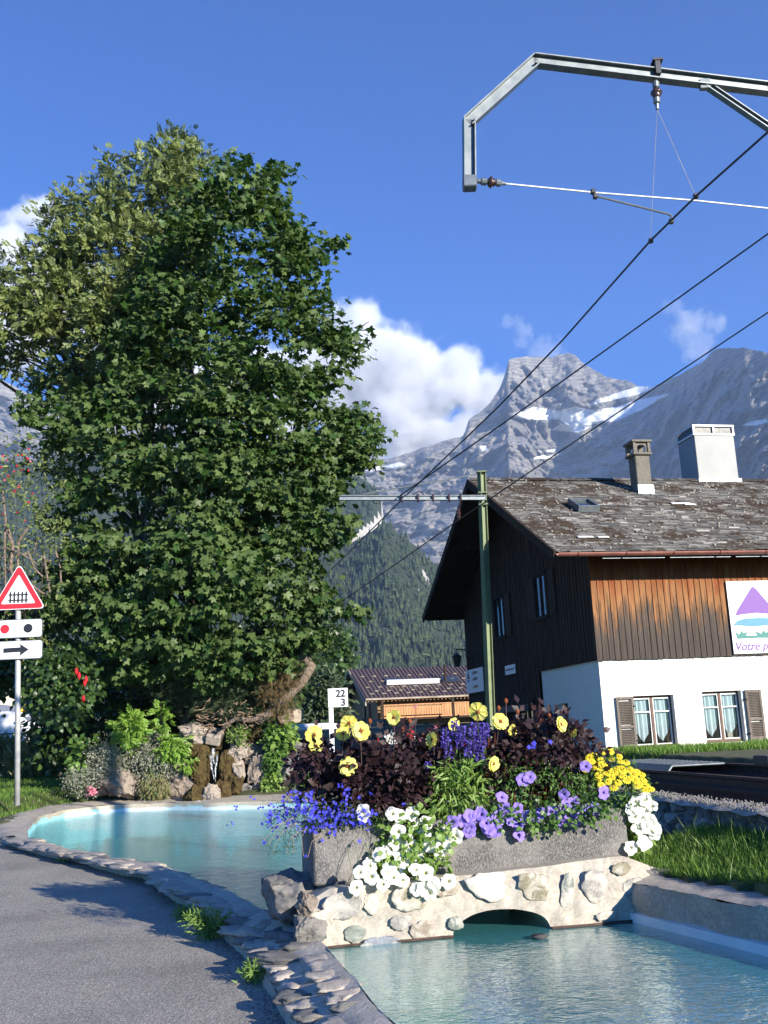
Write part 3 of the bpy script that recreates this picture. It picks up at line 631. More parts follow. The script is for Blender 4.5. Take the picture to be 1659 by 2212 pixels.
SNOW = [z8(p) for p in ([(700, 478), (760, 468), (800, 455), (880, 470), (950, 455), (1020, 468), (1100, 455), (1180, 430), (1300, 405), (1240, 440), (1200, 462), (1100, 505), (1000, 520), (930, 522), (890, 500), (780, 500), (720, 490)],
    [(1000, 442), (1100, 405), (1180, 380), (1260, 380), (1180, 408), (1080, 430), (1010, 445)], [(860, 540), (900, 518), (1010, 528), (960, 548)], [(800, 620), (890, 608), (870, 618)], [(770, 648), (850, 628), (925, 627), (850, 643)],
    [(240, 675), (300, 658), (330, 666), (262, 684)], [(598, 598), (620, 596), (632, 612), (612, 616)], [(1555, 522), (1620, 503), (1690, 498), (1610, 524)], [(150, 690), (230, 672), (236, 684), (160, 700)])]
def snowmask(X, Y):
    sn = np.zeros(len(X))
    for poly in SNOW:
        ins = inside(poly, X, Y); ed = edge_dist(poly, X, Y); sn = np.maximum(sn, np.clip(.5+np.where(ins, ed, -ed)/7, 0, 1))
    return sn
Vm = np.zeros((len(cols), NT+1, 3)); PXM = np.zeros((len(cols), NT+1, 2))
for i, x in enumerate(cols):
    yr = np.interp(x, rx_, ry_) + 2.2*fbm((x*.05, 3, 0), 4) + 1.0*fbm((x*.2, 7, 0), 3)
    jy = 1480+(yr-1480)*np.arange(NT+1)/NT; sm = snowmask(np.full(NT+1, float(x)), jy)
    for j in range(NT+1):
        t = j/NT; y = 1480+(yr-1480)*t; D = float(depth(x, t, y)); p = at(x, y, D)
        q = p*.0022; sk = (p.z + p.x*.10)/105.0
        strata = (sk+2.0*fbm(q*.8, 4)) % 1.0
        n = 210*(mn.ridged_multi_fractal(q*1.15+Vector((3, 1, 0)), .9, 2.1, 6, 1.0, 2.0)-1.2)*.55 + 85*fbm(q*5, 6, .75)
        fade = (min(1, (1-t)*9)*1+.12)*(1-.8*sm[j])
        D2 = D - (n*fade) + 8*strata*fade
        p = at(x, y, D2); Vm[i, j] = p[:]; PXM[i, j] = (x, y)
k = NT+1; I = (np.arange(len(cols)-1)[:, None]*k+np.arange(NT)[None]).ravel()
def mountain_mat():
    m, t, b = nt('mountain_rock'); v = coords(t, (.001, .001, .001))
    big = noise(t, v, 3.5, 6, .6, .5); fine = noise(t, v, 60, 8, .7)
    w = t.nodes.new('ShaderNodeTexWave'); w.wave_type = 'BANDS'; w.bands_direction = 'Z'; w.inputs['Scale'].default_value = 10; w.inputs['Distortion'].default_value = 9; w.inputs['Detail'].default_value = 6; w.inputs['Detail Scale'].default_value = 1.2; w.inputs['Detail Roughness'].default_value = .65
    t.links.new(coords(t, (.001, .0003, .0014), (0, R(9), 0)), w.inputs['Vector'])
    c = ramp(t, w.outputs['Fac'], [(.1, (.29, .28, .26)), (.5, (.34, .325, .30)), (.85, (.38, .36, .33)), (.97, (.45, .42, .375))])
    c = mixc(t, .5, c, ramp(t, big, [(.3, (.35, .35, .38)), (.7, (1.3, 1.25, 1.15))]), 'MULTIPLY')
    c = mixc(t, .8, c, ramp(t, fine, [(.3, (.55, .55, .56)), (.7, (1.2, 1.2, 1.18))]), 'MULTIPLY')
    a = t.nodes.new('ShaderNodeAttribute'); a.attribute_name = 'cover'; s = t.nodes.new('ShaderNodeSeparateColor'); t.links.new(a.outputs['Color'], s.inputs[0])
    g = math_(t, 'ADD', s.outputs[1], math_(t, 'MULTIPLY', math_(t, 'SUBTRACT', big, .5), .8)); g = ramp(t, g, [(.45, (0, 0, 0)), (.6, (1, 1, 1))])
    c = mixc(t, math_(t, 'MULTIPLY', g, .6), c, (.16, .19, .09))
    sn = math_(t, 'ADD', s.outputs[0], math_(t, 'MULTIPLY', math_(t, 'SUBTRACT', fine, .5), .6)); sn = ramp(t, sn, [(.38, (0, 0, 0)), (.46, (1, 1, 1))])
    c = mixc(t, sn, c, (.95, .97, 1.0))
    t.links.new(c, b.inputs['Base Color']); b.inputs['Roughness'].default_value = .95; b.inputs['Specular IOR Level'].default_value = .05
    bump(t, b, math_(t, 'ADD', fine, math_(t, 'MULTIPLY', w.outputs['Fac'], .25)), .8, 12); return m
M['mountain'] = mountain_mat()
mt = np_mesh('mountain', Vm.reshape(-1, 3), np.c_[I, I+k, I+k+1, I+1], M['mountain'], smooth=True); mt['kind'] = 'structure'
PP = PXM.reshape(-1, 2); sn = np.zeros(len(PP))
for poly in SNOW:
    ins = inside(poly, PP[:, 0], PP[:, 1]); ed = edge_dist(poly, PP[:, 0], PP[:, 1]); sn = np.maximum(sn, np.clip(.5+np.where(ins, ed, -ed)/7, 0, 1))
gr = np.clip(smooth(1000, 1050, PP[:, 1])*.35*smooth(1250, 1000, PP[:, 0]), 0, 1)
ca = mt.data.color_attributes.new('cover', 'FLOAT_COLOR', 'POINT'); ca.data.foreach_set('color', np.c_[sn, gr, np.zeros(len(sn)), np.ones(len(sn))].astype(np.float32).ravel())

# ---- forested hillside with cliffs
def hill(name, ridge, base_y, Dr, Db, x0, x1, step, seed):
    hx, hy = np.array(ridge, float).T; cs = np.arange(x0, x1, step); n = 60; V = np.zeros((len(cs), n+1, 3))
    for i, x in enumerate(cs):
        yr = float(np.interp(x, hx, hy))
        for j in range(n+1):
            t = j/n; y = base_y+(yr-base_y)*t; D = Db+(Dr-Db)*t; p = at(x, y, D); D -= 30*fbm(p*.011+Vector((seed, 0, 0)), 4)*min(1, (1-t)*5+.1); V[i, j] = at(x, y, D)[:]
    return cs, V
H1 = [(-420, 1050), (-150, 1040), (0, 1000), (200, 985), (400, 990), (560, 1000), (700, 1020), (775, 1030), (797, 1042), (814, 1060), (826, 1085), (832, 1140), (845, 1170), (870, 1230), (900, 1400)]
H2 = [(560, 1120), (700, 1180), (760, 1172), (800, 1150), (828, 1128), (845, 1134), (862, 1156), (896, 1178), (913, 1196), (940, 1222), (975, 1250), (1000, 1262), (1060, 1300), (1200, 1360), (1500, 1420), (1900, 1430)]
def cliffs(x, y, cl):
    return any(inside(c, np.array([x]), np.array([y]))[0] for c in cl)
CL1 = [[(712, 1222), (712, 1190), (735, 1178), (760, 1180), (765, 1160), (790, 1140), (815, 1112), (832, 1112), (830, 1150), (812, 1170), (800, 1172), (790, 1200), (768, 1215), (745, 1218)]]
CL2 = [[(912, 1222), (922, 1240), (930, 1268), (918, 1262), (908, 1240)], [(905, 1270), (915, 1275), (912, 1290), (903, 1284)]]
M['cliff'] = rockmat('cliff_rock', [(.3, .28, .25), (.6, .56, .5), (.45, .42, .37), (.68, .64, .57)], .03, .0, .8, 1.5, .5)
M['under'] = simple('forest_floor', (.022, .034, .014), (.035, .05, .02), .05, .95)
def conifer():
    V, F = [], []; rg = random.Random(1)
    for k_, (z0, z1_, r) in enumerate([(.08, .5, .26), (.25, .68, .21), (.42, .84, .15), (.6, 1.0, .1)]):
        b = len(V); n = 9; V.append((0, 0, z1_))
        for i in range(n):
            a = 2*PI*(i+k_*.4)/n; rr = r*(1.2 if i % 2 else .72)*rg.uniform(.85, 1.15); V.append((rr*math.cos(a), rr*math.sin(a), z0-(.03 if i % 2 else -.04)))
        F += [(b, b+1+i, b+1+(i+1) % n) for i in range(n)]
    return np.array(V), np.array(F)
CT = conifer()
def forest(name, cs, V, cl, PXf, dens, hmin, hmax):
    pts, sz = [], []; n0 = V.shape[0]-1; n1 = V.shape[1]-1
    for _ in range(dens):
        a, b = random.uniform(0, n0), random.uniform(0, n1); i, j = min(int(a), n0-1), min(int(b), n1-1); fa, fb = a-i, b-j
        p = (V[i, j]*(1-fa)+V[i+1, j]*fa)*(1-fb)+(V[i, j+1]*(1-fa)+V[i+1, j+1]*fa)*fb
        x, y = PXf(p)
        if cliffs(x, y+3, cl): continue
        pts.append(p); h = random.uniform(hmin, hmax)*(.8+.4*abs(fbm(Vector(p)*.02, 2))); sz.append(h)
    n = len(pts); D = norm(np.array([0, 0, 1.])+rnd(n)*.03); a = RNG.uniform(0, 2*PI, n); N = np.stack([np.cos(a), np.sin(a), np.zeros(n)], 1); Rm = frames(D, N)[:, :, [0, 2, 1]]
    T = CT[0].copy(); P = np.array(pts)-np.array([0, 0, 1.0]); S = np.array(sz)
    o = scatter(name, T*np.array([1, 1, 1]), CT[1], P, Rm, S, M['forest']); return o
def unproj(p):
    x, y, z = p; z = z-EYE; yf = y*math.cos(PITCH)+z*math.sin(PITCH); zu = -y*math.sin(PITCH)+z*math.cos(PITCH); u = x/yf; v = -zu/yf
    return (u*cr+v*sr)*FPX+829.5, (-u*sr+v*cr)*FPX+1106
for nm, H, base_y, Dr, Db, x0, x1, cl, dens, sd_ in (('upper', H1, 1640, 1750, 1300, -400, 905, CL1, 5200, 3), ('lower', H2, 1600, 1250, 520, 560, 1900, CL2, 6500, 8)):
    cs, V = hill(nm, H, base_y, Dr, Db, x0, x1, 8, sd_); k = V.shape[1]; I = (np.arange(len(cs)-1)[:, None]*k+np.arange(k-1)[None]).ravel()
    o = np_mesh('forest_hill', V.reshape(-1, 3), np.c_[I, I+k, I+k+1, I+1], [M['under'], M['cliff']], smooth=True); o['kind'] = 'structure'
    ce = np.array([unproj(p) for p in (V[:-1, :-1]+V[1:, 1:]).reshape(-1, 3)/2]); mi = np.zeros(len(ce), int)
    for c in cl: mi[inside(c, ce[:, 0], ce[:, 1])] = 1
    o.data.polygons.foreach_set('material_index', mi)
    fo = forest('conifer_forest', cs, V, cl, unproj, dens, *((13, 22) if nm == 'upper' else (8, 17)))
    tag(fo, 'dark conifer forest on the ' + ('far upper slope behind the big tree' if nm == 'upper' else 'steep hillside between the big tree and the barn'), 'forest', kind='stuff')

# ================================================================ MAIN HOUSE (station chalet)
HA = R(12); hu = Vector((math.cos(HA), math.sin(HA), 0)); hv = Vector((-hu.y, hu.x, 0)); HC = Vector((4.36, 22, 0)); UZ = Vector((0, 0, 1))
Mh = Matrix((hu, hv, UZ)).transposed()
def H(u, v, z): return HC + hu*u + hv*v + UZ*z
house = empty('chalet', H(0, 0, 1.0), 'large dark timber chalet with white ground floor and slate roof beside the railway track', 'house')
ULEN, DEP, ZS, ZE, ZR = 13.0, 9.6, 2.93, 5.05, 8.0
WIN = [(.70, 1.06, .92, 1.08), (2.28, 1.10, .92, 1.07), (5.2, 1.10, .92, 1.07)]            # u, z, width, height
def wall_with_holes(org, X, Y, w, h, holes, th, N, mb, mi=0):
    xs_ = sorted({0, w}|{a for q in holes for a in (q[0], q[0]+q[2])}); ys_ = sorted({0, h}|{a for q in holes for a in (q[1], q[1]+q[3])})
    for x0, x1 in zip(xs_, xs_[1:]):
        for y0, y1 in zip(ys_, ys_[1:]):
            if any(q[0] < (x0+x1)/2 < q[0]+q[2] and q[1] < (y0+y1)/2 < q[1]+q[3] for q in holes): continue
            mb.prism([(x0, y0), (x1, y0), (x1, y1), (x0, y1)], org, X, Y, N, .002, mi)
    for q in holes:
        a = [org+X*(q[0]+dx)+Y*(q[1]+dy) for dx, dy in ((0, 0), (q[2], 0), (q[2], q[3]), (0, q[3]))]; c = [p-N*th for p in a]
        mb.add(a+c, [(i, (i+1) % 4, (i+1) % 4+4, i+4) for i in range(4)], mi)
m = MB(); zb = .8
wall_with_holes(H(0, 0, zb), hu, UZ, ULEN, ZS-zb, [(u, z-zb, w, h) for u, z, w, h in WIN], .26, -hv, m)
SO = [(1.95, 1.5, .62, .6), (3.02, 1.5, .32, .6)]
wall_with_holes(H(0, 0, zb), hv, UZ, 3.5, ZS-zb, [(v, z-zb, w, h) for v, z, w, h in SO], .25, -hu, m)
m.prism([(0, 0), (DEP, 0), (DEP, ZS-zb), (0, ZS-zb)], H(ULEN, 0, zb), hv, UZ, hu, .05)
m.build('ground_floor_wall', M['stucco'], house)
m = MB()                                                                # core: closes the inside off from light
m.box(H(ULEN/2, DEP/2+.3, (zb+ZE)/2), (ULEN-.9, DEP-1.4, ZE-zb), Mh); m.build('inner_core', M['planks_dark'], house)
m = MB(); u = -.05; 
while u < ULEN:                                                          # front boards with battens
    w = random.uniform(.125, .16); zt = ZE+.05; zbm = ZS-.03+random.uniform(-.008, .008)
    m.box(H(u+w/2, -.045, (zt+zbm)/2), (w-.008, .03, zt-zbm), Mh); u += w
    m.box(H(u, -.068, (zt+zbm)/2), (.035, .018, zt-zbm), Mh)
m.build('front_boards', M['planks_front'], house)
m = MB(); v = -.03
def rh(v): return ZE + (ZR-ZE)*(1-abs(v-4.75)/5.75) - .12
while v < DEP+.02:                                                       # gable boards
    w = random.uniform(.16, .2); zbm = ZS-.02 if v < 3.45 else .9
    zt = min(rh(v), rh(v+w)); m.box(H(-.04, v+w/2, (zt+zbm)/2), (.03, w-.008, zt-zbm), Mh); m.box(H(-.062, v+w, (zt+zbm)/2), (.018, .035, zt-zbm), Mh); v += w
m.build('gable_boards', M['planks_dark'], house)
# roof: battens of individually laid slates over a deck
sl = math.atan2(ZR-ZE, 5.75); RL = 5.75/math.cos(sl); U0, U1 = -1.12, ULEN+.6
dn = hv*math.cos(sl)+UZ*math.sin(sl); nrm = -hv*math.sin(sl)+UZ*math.cos(sl); E0 = H(U0, -1, ZE)
dn2 = -hv*math.cos(sl)+UZ*math.sin(sl); nrm2 = hv*math.sin(sl)+UZ*math.cos(sl); E2 = H(U0, 10.5, ZE)
m = MB()
for e, d_, n_ in ((E0, dn, nrm), (E2, dn2, nrm2)): m.prism([(0, .02), (U1-U0-.04, .02), (U1-U0-.04, RL), (0, RL)], e+hu*.03-n_*.02, hu, d_, n_, .09)
m.build('roof_deck', M['soffit'], house)
Mr = Matrix((hu, dn, nrm)).transposed(); P, Rr, S3 = [], [], []; V0 = []
row = 0; y = 0.0; Vs, Fs = [], []
ROWH = .118
while y < RL+.02:
    x = random.uniform(-.2, 0)
    while x < U1-U0:
        w = random.uniform(.16, .34); xa, xb = max(x, 0), min(x+w-.006, U1-U0); 
        if xb-xa > .03:
            l = .2; lift = random.uniform(.012, .03); y0 = y+random.uniform(-.014, .014); sk = random.uniform(-.006, .006); b = len(Vs)
            for (a_, c_, d_) in ((xa, y0+sk, lift+.012), (xb, y0-sk, lift+.012), (xb, y0+l, .004), (xa, y0+l, .004), (xa, y0+sk, lift-.008), (xb, y0-sk, lift-.008)):
                q = E0+hu*a_+dn*c_+nrm*d_; Vs.append(tuple(q))
            Fs += [(b, b+1, b+2, b+3), (b+4, b+5, b+1, b)]
        x += w
    y += ROWH
o = np_mesh('slates', Vs, Fs, M['slate'], house)
m = MB()
for i in range(280):                                                      # stray chips and snow hooks
    q = E0+hu*random.uniform(.2, U1-U0-.3)+dn*random.uniform(.15, RL-.1)+nrm*.045; m.box(q, (.032, .045, .025), Mr)
m.build('snow_hook', M['rimstone'], house)['kind'] = 'stuff'
m = MB()
for i in range(70):
    a_ = (U1-U0)*i/70; b_ = (U1-U0)*(i+1)/70-.01; m.box(E0+hu*(a_+b_)/2+dn*(RL-.03)+nrm*(.05+random.uniform(0, .012)), (b_-a_, .2, .02), Mr)
m.build('ridge_slate', M['slate'], house)
m = MB(); vb = .2                                                         # verge boards along the gable edge
for e, d_, n_ in ((E0, dn, nrm), (E2, dn2, nrm2)): m.prism([(0, -.02), (RL, -.02), (RL, .0)][:0] or [(0, 0), (RL+.02, 0), (RL+.02, vb), (0, vb)], e-hu*.02+n_*.03-n_*vb, d_, n_, -hu, -.045)
m.build('verge_board', M['soffit'], house)
m = MB(); g0, g1 = H(U0-.02, -1.08, ZE-.03), H(U1, -1.08, ZE-.03); n = 10   # half-round gutter
prof = [(math.cos(a)*.075, math.sin(a)*.075) for a in np.linspace(-PI, 0, n)] + [(math.cos(a)*.062, math.sin(a)*.062) for a in np.linspace(0, -PI, n)]
m.prism([(p[0], p[1]) for p in prof], g0, hv, UZ, -hu, g1.x and (g1-g0).length)
for i in range(14): q = g0.lerp(g1, (i+.4)/14); m.tube([q+hv*(math.cos(a)*.083)+UZ*(math.sin(a)*.083) for a in np.linspace(-PI, 0, 9)], .008, 5)
m.build('gutter', M['gutter'], house)
m = MB()
for i in range(9): m.box(H(.55+i*1.5, -1.0, ZE-.13), (1.38, .012, .02), Mh)
m.build('gutter_flashing', M['zinc'], house)
# rafters under the eave and gable overhang
m = MB()
for i in range(16): m = MB(); m.bar(H(-.9+i*.9, -.95, ZE-.11), H(-.9+i*.9, .2, ZE+.48), .09, .12); m.build('rafter', M['soffit'], house)
for v_ in (-.02, 2.4, 4.75, 7.1, 9.5): m = MB(); m.bar(H(U0+.1, v_, rh(v_)-.02), H(.1, v_, rh(v_)-.02), .13, .15); m.build('purlin', M['soffit'], house)
# windows on the bright front
def curtain(par, u0, u1, zt, zlow, zp, v):
    m = MB(); n = 14
    for k in range(n):
        a, b = k/n, (k+1)/n
        def zb_(t): return zlow + (zp-zlow)*max(0, 1-abs(t-.5)*2/.95)
        w = lambda t: .018*math.sin(t*22)+.006*math.sin(t*57)
        ua, ub = u0+(u1-u0)*a, u0+(u1-u0)*b
        zs_ = [(zt, zt), ((zt*2+zb_(a))/3, (zt*2+zb_(b))/3), (zb_(a), zb_(b))]
        m.add([H(ua, v+w(a), zs_[0][0]), H(ub, v+w(b), zs_[0][1]), H(ub, v+w(b), zs_[2][1]), H(ua, v+w(a), zs_[2][0])], [(0, 1, 2, 3)])
    m.build('curtain', M['curtain'], par, True)
for wi, (u, z, w, h) in enumerate(WIN):
    m = MB(); d = .16; ft = .045
    for a, b in (((u+ft/2, z), (u+ft/2, z+h)), ((u+w-ft/2, z), (u+w-ft/2, z+h))): m.bar(H(a[0], d, a[1]), H(b[0], d, b[1]), ft, .05, 0, hv)
    m.bar(H(u+ft, d, z+h-ft/2), H(u+w-ft, d, z+h-ft/2), .05, ft); m.bar(H(u+ft, d-.012, z+.03), H(u+w-ft, d-.012, z+.03), .075, .055)
    wf = m.build('window', M['brown_wood'], house)
    m = MB(); m.bar(H(u+w/2, d-.035, z+.06), H(u+w/2, d-.035, z+h-ft), .055, .03, 0, hv); m.build('mullion', M['brown_wood'], wf)
    m = MB()
    for (a, b) in ((u+ft, u+w/2-.028), (u+w/2+.028, u+w-ft)):
        for (p, q) in (((a+.012, z+.06), (a+.012, z+h-ft)), ((b-.012, z+.06), (b-.012, z+h-ft)), ((a+.024, z+h-ft-.015), (b-.024, z+h-ft-.015)), ((a+.024, z+.075), (b-.024, z+.075)), ((a+.024, z+h*.69), (b-.024, z+h*.69))): m.bar(H(p[0], d-.02, p[1]), H(q[0], d-.02, q[1]), .024, .024, 0, UZ if p[1] == q[1] else hv)
    m.build('frame', M['white_paint'], wf)
    m = MB(); m.prism([(0, 0), (w-2*ft, 0), (w-2*ft, h-ft-.06), (0, h-ft-.06)], H(u+ft, d-.004, z+.06), hu, UZ, -hv, .004); m.build('pane', M['glass'], wf)
    curtain(wf, u+ft+.02, u+w/2-.04, z+h-.05, z+.36, z+.12, d+.05); curtain(wf, u+w/2+.04, u+w-ft-.02, z+h-.05, z+.36, z+.12, d+.05)
    m = MB(); m.box(H(u+w/2, -.012, z-.045), (w+.1, .12, .075), Mh, 0, .006); m.build('sill', M['stucco'], wf)
    if wi == 1:
        m = MB(); m.box(H(u+.66, d+.03, z+.13), (.12, .015, .13), Mh); m.build('photo_card', M['old_wood'], wf)
def shutter(u0, u1, z0, z1_):
    m = MB(); w = u1-u0; f = .055; v = -.045
    for a in (u0+f/2, u1-f/2): m.box(H(a, v, (z0+z1_)/2), (f, .04, z1_-z0), Mh, 0, .004)
    for zc, hh in ((z1_-f/2, f), (z0+.07, .14), (z0+(z1_-z0)*.45, .06)): m.box(H((u0+u1)/2, v, zc), (w-2*f-.002, .036, hh), Mh, 0, .004)
    s = m.build('shutter', M['grey_wood'], house); m = MB(); zc = z0+.155
    while zc < z1_-f-.02:
        if abs(zc-(z0+(z1_-z0)*.45)) > .045: m.box(H((u0+u1)/2, v, zc), (w-2*f-.004, .042, .011), Mh @ Matrix.Rotation(R(-35), 3, 'X'))
        zc += .034
    m.build('louvre', M['grey_wood'], s)
    m = MB(); m.bar(H(u1-.02 if u0 < 1 else u0+.02, v-.03, z0+.2), H(u1+.03 if u0 < 1 else u0-.03, v+.02, z0+.2), .02, .03); m.bar(H(u1-.02 if u0 < 1 else u0+.02, v-.03, z1_-.2), H(u1+.03 if u0 < 1 else u0-.03, v+.02, z1_-.2), .02, .03); m.build('hinge', M['black'], s)
shutter(.29, .68, 1.02, 2.13); shutter(3.26, 3.64, 1.05, 2.17)
# dark little openings in the shaded side of the ground floor
for v, z, w, h in SO:
    m = MB(); m.prism([(0, 0), (w, 0), (w, h), (0, h)], H(.24, v, z), hv, UZ, -hu, .01); f = m.build('window', M['dark_glass'], house)
    m = MB(); 
    for a, b in (((v+.02, z), (v+.02, z+h)), ((v+w-.02, z), (v+w-.02, z+h)), ((v+w/2, z), (v+w/2, z+h))): m.bar(H(.21, a[0], a[1]), H(.21, b[0], b[1]), .035, .03, 0, hu)
    m.build('frame', M['brown_wood'], f)
# gable windows and door
def gwin(v, z, w, h, name='window'):
    m = MB(); 
    for a, b in (((v, z), (v, z+h)), ((v+w, z), (v+w, z+h))): m.bar(H(-.09, a[0], a[1]), H(-.09, b[0], b[1]), .09, .05, 0, hu)
    for zz in (z, z+h): m.bar(H(-.09, v, zz), H(-.09, v+w, zz), .05, .09)
    m.bar(H(-.08, v+w/2, z), H(-.08, v+w/2, z+h), .05, .03, 0, hu)
    f = m.build(name, M['soffit'], house); m = MB(); m.prism([(0, 0), (w, 0), (w, h), (0, h)], H(-.066, v, z), hv, UZ, -hu, .004); m.build('pane', M['dark_glass'], f)
    if name == 'window':
        for vv in (v-.52, v+w+.06):
            m = MB(); m.box(H(-.085, vv+.23, z+h/2), (.03, .44, h), Mh)
            for k in range(5): m.box(H(-.105, vv+.23, z+h*(k+.5)/5), (.015, .44, .03), Mh)
            m.build('shutter', M['planks_dark'], f)
gwin(2.45, 4.15, .85, 1.05); gwin(5.75, 4.0, .85, 1.1); gwin(3.95, 1.02, .8, 1.2, 'door')
# chimneys
def ztop(u, v): return ZE + (min(v+1, 10.5-v))*math.tan(sl)
cm = empty('chimney', H(3.17, 3.55, 7.3), None, None); cm.parent = house; cm.matrix_parent_inverse = wm(house).inverted()
m = MB(); zr0 = 7.1; m.box(H(3.17, 3.62, (zr0+8.35)/2), (.40, .42, 8.35-zr0), Mh, 0, .02); m.build('shaft', M['concrete'], cm)
m = MB(); m.box(H(3.17, 3.62, 8.395), (.52, .54, .06), Mh, 0, .01)
for du in (-.2, .2):
    for dv in (-.21, .21): m.box(H(3.17+du, 3.62+dv, 8.56), (.07, .07, .28), Mh)
m.box(H(3.17, 3.62, 8.73), (.56, .58, .06), Mh, 0, .01)
arcs = [(-.2, 0), (-.2, .26), (.2, .26), (.2, 0)]
for s in (-1, 1): m.prism([(.03*0-.165, .0), (-.165, .26), (.165, .26), (.165, 0), (.115, .0), (.115, .16), (.06, .205), (-.06, .205), (-.115, .16), (-.115, 0)], H(3.17, 3.62+s*.205, 8.43), hu, UZ, hv*s, .03)
m.build('cap', M['concrete'], cm)
m = MB(); m.box(H(3.17, 3.62, 7.42), (.46, .5, .3), Mh, 0, .01); m.build('flashing', M['zinc'], cm)
c2 = empty('chimney', H(6, 5, 8), None, None); c2.parent = house; c2.matrix_parent_inverse = wm(house).inverted(); c2['label'] = 'broad pale sheet-clad chimney on the ridge'; cm['label'] = 'small weathered concrete chimney with arched cap'
m = MB(); m.box(H(6.02, 5.15, 8.55), (1.2, .95, 1.5), Mh, 0, .01); m.build('cladding', M['alu'], c2)
m = MB(); m.box(H(6.02, 5.15, 8.0), (1.3, 1.1, .12), Mh, 0, .01); m.build('flashing', M['white_paint'], c2)
m = MB()
for s in (-1, 1):
    m.box(H(6.02, 5.15+s*.47, 9.33), (1.26, .05, .05), Mh); m.box(H(6.02, 5.15+s*.47, 9.58), (1.26, .05, .05), Mh)
    m.box(H(6.02+s*.61, 5.15, 9.33), (.05, .88, .05), Mh); m.box(H(6.02+s*.61, 5.15, 9.58), (.05, .88, .05), Mh)
for a in (-.6, 0, .6):
    for b_ in (-.46, .46): m.box(H(6.02+a, 5.15+b_, 9.455), (.05, .05, .2), Mh)
m.build('vent_frame', M['white_paint'], c2)
m = MB(); m.box(H(6.02, 5.15, 9.45), (1.18, .86, .2), Mh); m.build('vent', M['steel_dark'], c2)
# skylight
q = E0+hu*(.83-U0)+dn*((2.05+1)/math.cos(sl))+nrm*.06
m = MB(); 
for a, b_, w, l in ((-.24, 0, .05, .72), (.24, 0, .05, .72), (0, -.34, .43, .05), (0, .34, .43, .05)): m.box(q+hu*a+dn*b_+nrm*.05, (w, l, .16), Mr, 0, .004)
sk = m.build('skylight', M['zinc'], house); m = MB(); m.box(q+nrm*.06, (.43, .63, .02), Mr); m.build('pane', M['dark_glass'], sk)
m = MB(); q = E0+hu*(3.55-U0)+dn*(3.4/math.cos(sl))+nrm*.055; m.box(q, (.5, .13, .012), Mr); m.box(q+hu*.2-dn*.1, (.3, .1, .012), Mr); m.build('roof_patch', M['white_paint'], house)
m = MB(); q = E0+hu*(1.0)+dn*.95+nrm*.05; m.box(q, (.35, .1, .01), Mr); m.box(q+hu*.4-dn*.02, (.25, .1, .01), Mr); m.build('roof_patch', M['white_paint'], house)

def text(body, size, o, X, Y, N, mat, name, parent, bold=0, shear=0, align='LEFT', th=.003):
    cu = bpy.data.curves.new(name, 'FONT'); cu.body = body; cu.size = size; cu.extrude = th; cu.offset = bold; cu.shear = shear; cu.align_x = align
    ob = bpy.data.objects.new(name+'_curve', cu); me = bpy.data.meshes.new_from_object(ob); bpy.data.objects.remove(ob); bpy.data.curves.remove(cu)
    MM = Matrix((X, Y, N)).transposed().to_4x4(); MM.translation = Vector(o); me.transform(MM); me.materials.clear(); me.materials.append(mat)
    return mesh_obj(name, me, parent)
# placard on the front
pl = empty('placard', H(4.1, -.1, 3.7), 'white placard with a purple peak, blue wave and green grass on the sunlit planks', 'sign')
m = MB(); m.prism([(0, 0), (2.1, 0), (2.1, 1.58), (0, 1.58)], H(3.08, -.115, 2.94), hu, UZ, -hv, .02); m.build('board', M['sign_white'], pl)
po = H(3.08, -.118, 2.94)
def flat(poly, mat, name, par, o=po, X=hu, Y=UZ, N=-hv, th=.002): m = MB(); m.prism(poly, o, X, Y, N, th); return m.build(name, mat, par)
zx = lambda x, y: ((x-1340)/349*1.0*.98*1.0+.03*(720-y)/600, (720-y)/600*1.58)
flat([(.12, .82), (.2, .95), (.58, 1.42), (.63, 1.455), (.70, 1.40), (1.02, 1.0), (1.16, .84), (1.1, .83), (.65, .875), (.3, .85)], M['purple'], 'peak', pl, po-hv*.004)
flat([(.04, .62), (.18, .72), (.35, .76), (.75, .765), (1.1, .74), (1.3, .7), (1.22, .64), (.9, .60), (.5, .575), (.3, .6)], M['blue'], 'wave', pl, po-hv*.004)
flat([(.12, .32), (.08, .49), (.17, .41), (.24, .5), (.27, .44), (.38, .475), (.33, .39), (.6, .385), (.56, .48), (.7, .42), (.76, .5), (.8, .44), (.92, .47), (1.0, .41), (1.12, .49), (1.08, .32), (.6, .33)], M['teal'], 'grass_logo', pl, po-hv*.004)
text('Votre partenaire', .25, po+hu*.03+UZ*.075-hv*.003, hu, UZ, -hv, M['purple'], 'lettering', pl, .0035, .2)
# signs on the gable
sg = empty('notice_board', H(-.1, 9, 3), 'white notice board with faded pictures on the dark gable behind the green mast', 'sign')
m = MB(); m.prism([(0, 0), (1.75, 0), (1.75, .68), (0, .68)], H(-.1, 9.78, 2.67), -hv, UZ, -hu, .02); m.build('board', M['sign_white'], sg)
so = H(-.105, 9.78, 2.67)
flat([(.15, .42), (.28, .64), (.41, .42)], M['brown_wood'], 'peak', sg, so, -hv, UZ, -hu); flat([(.15, .34), (.41, .34), (.38, .39), (.18, .39)], M['blue'], 'wave', sg, so, -hv, UZ, -hu)
for z_, c in ((.52, 'old_wood'), (.34, 'old_wood'), (.12, 'ochre')):
    flat([(.7, z_), (1.2, z_+.01), (1.25, z_+.06), (1.1, z_+.09), (.75, z_+.08)], M[c], 'picture', sg, so, -hv, UZ, -hu)
s2 = empty('name_plate', H(-.1, 5.5, 3.1), 'small white plate on the dark gable to the right of the green mast', 'sign')
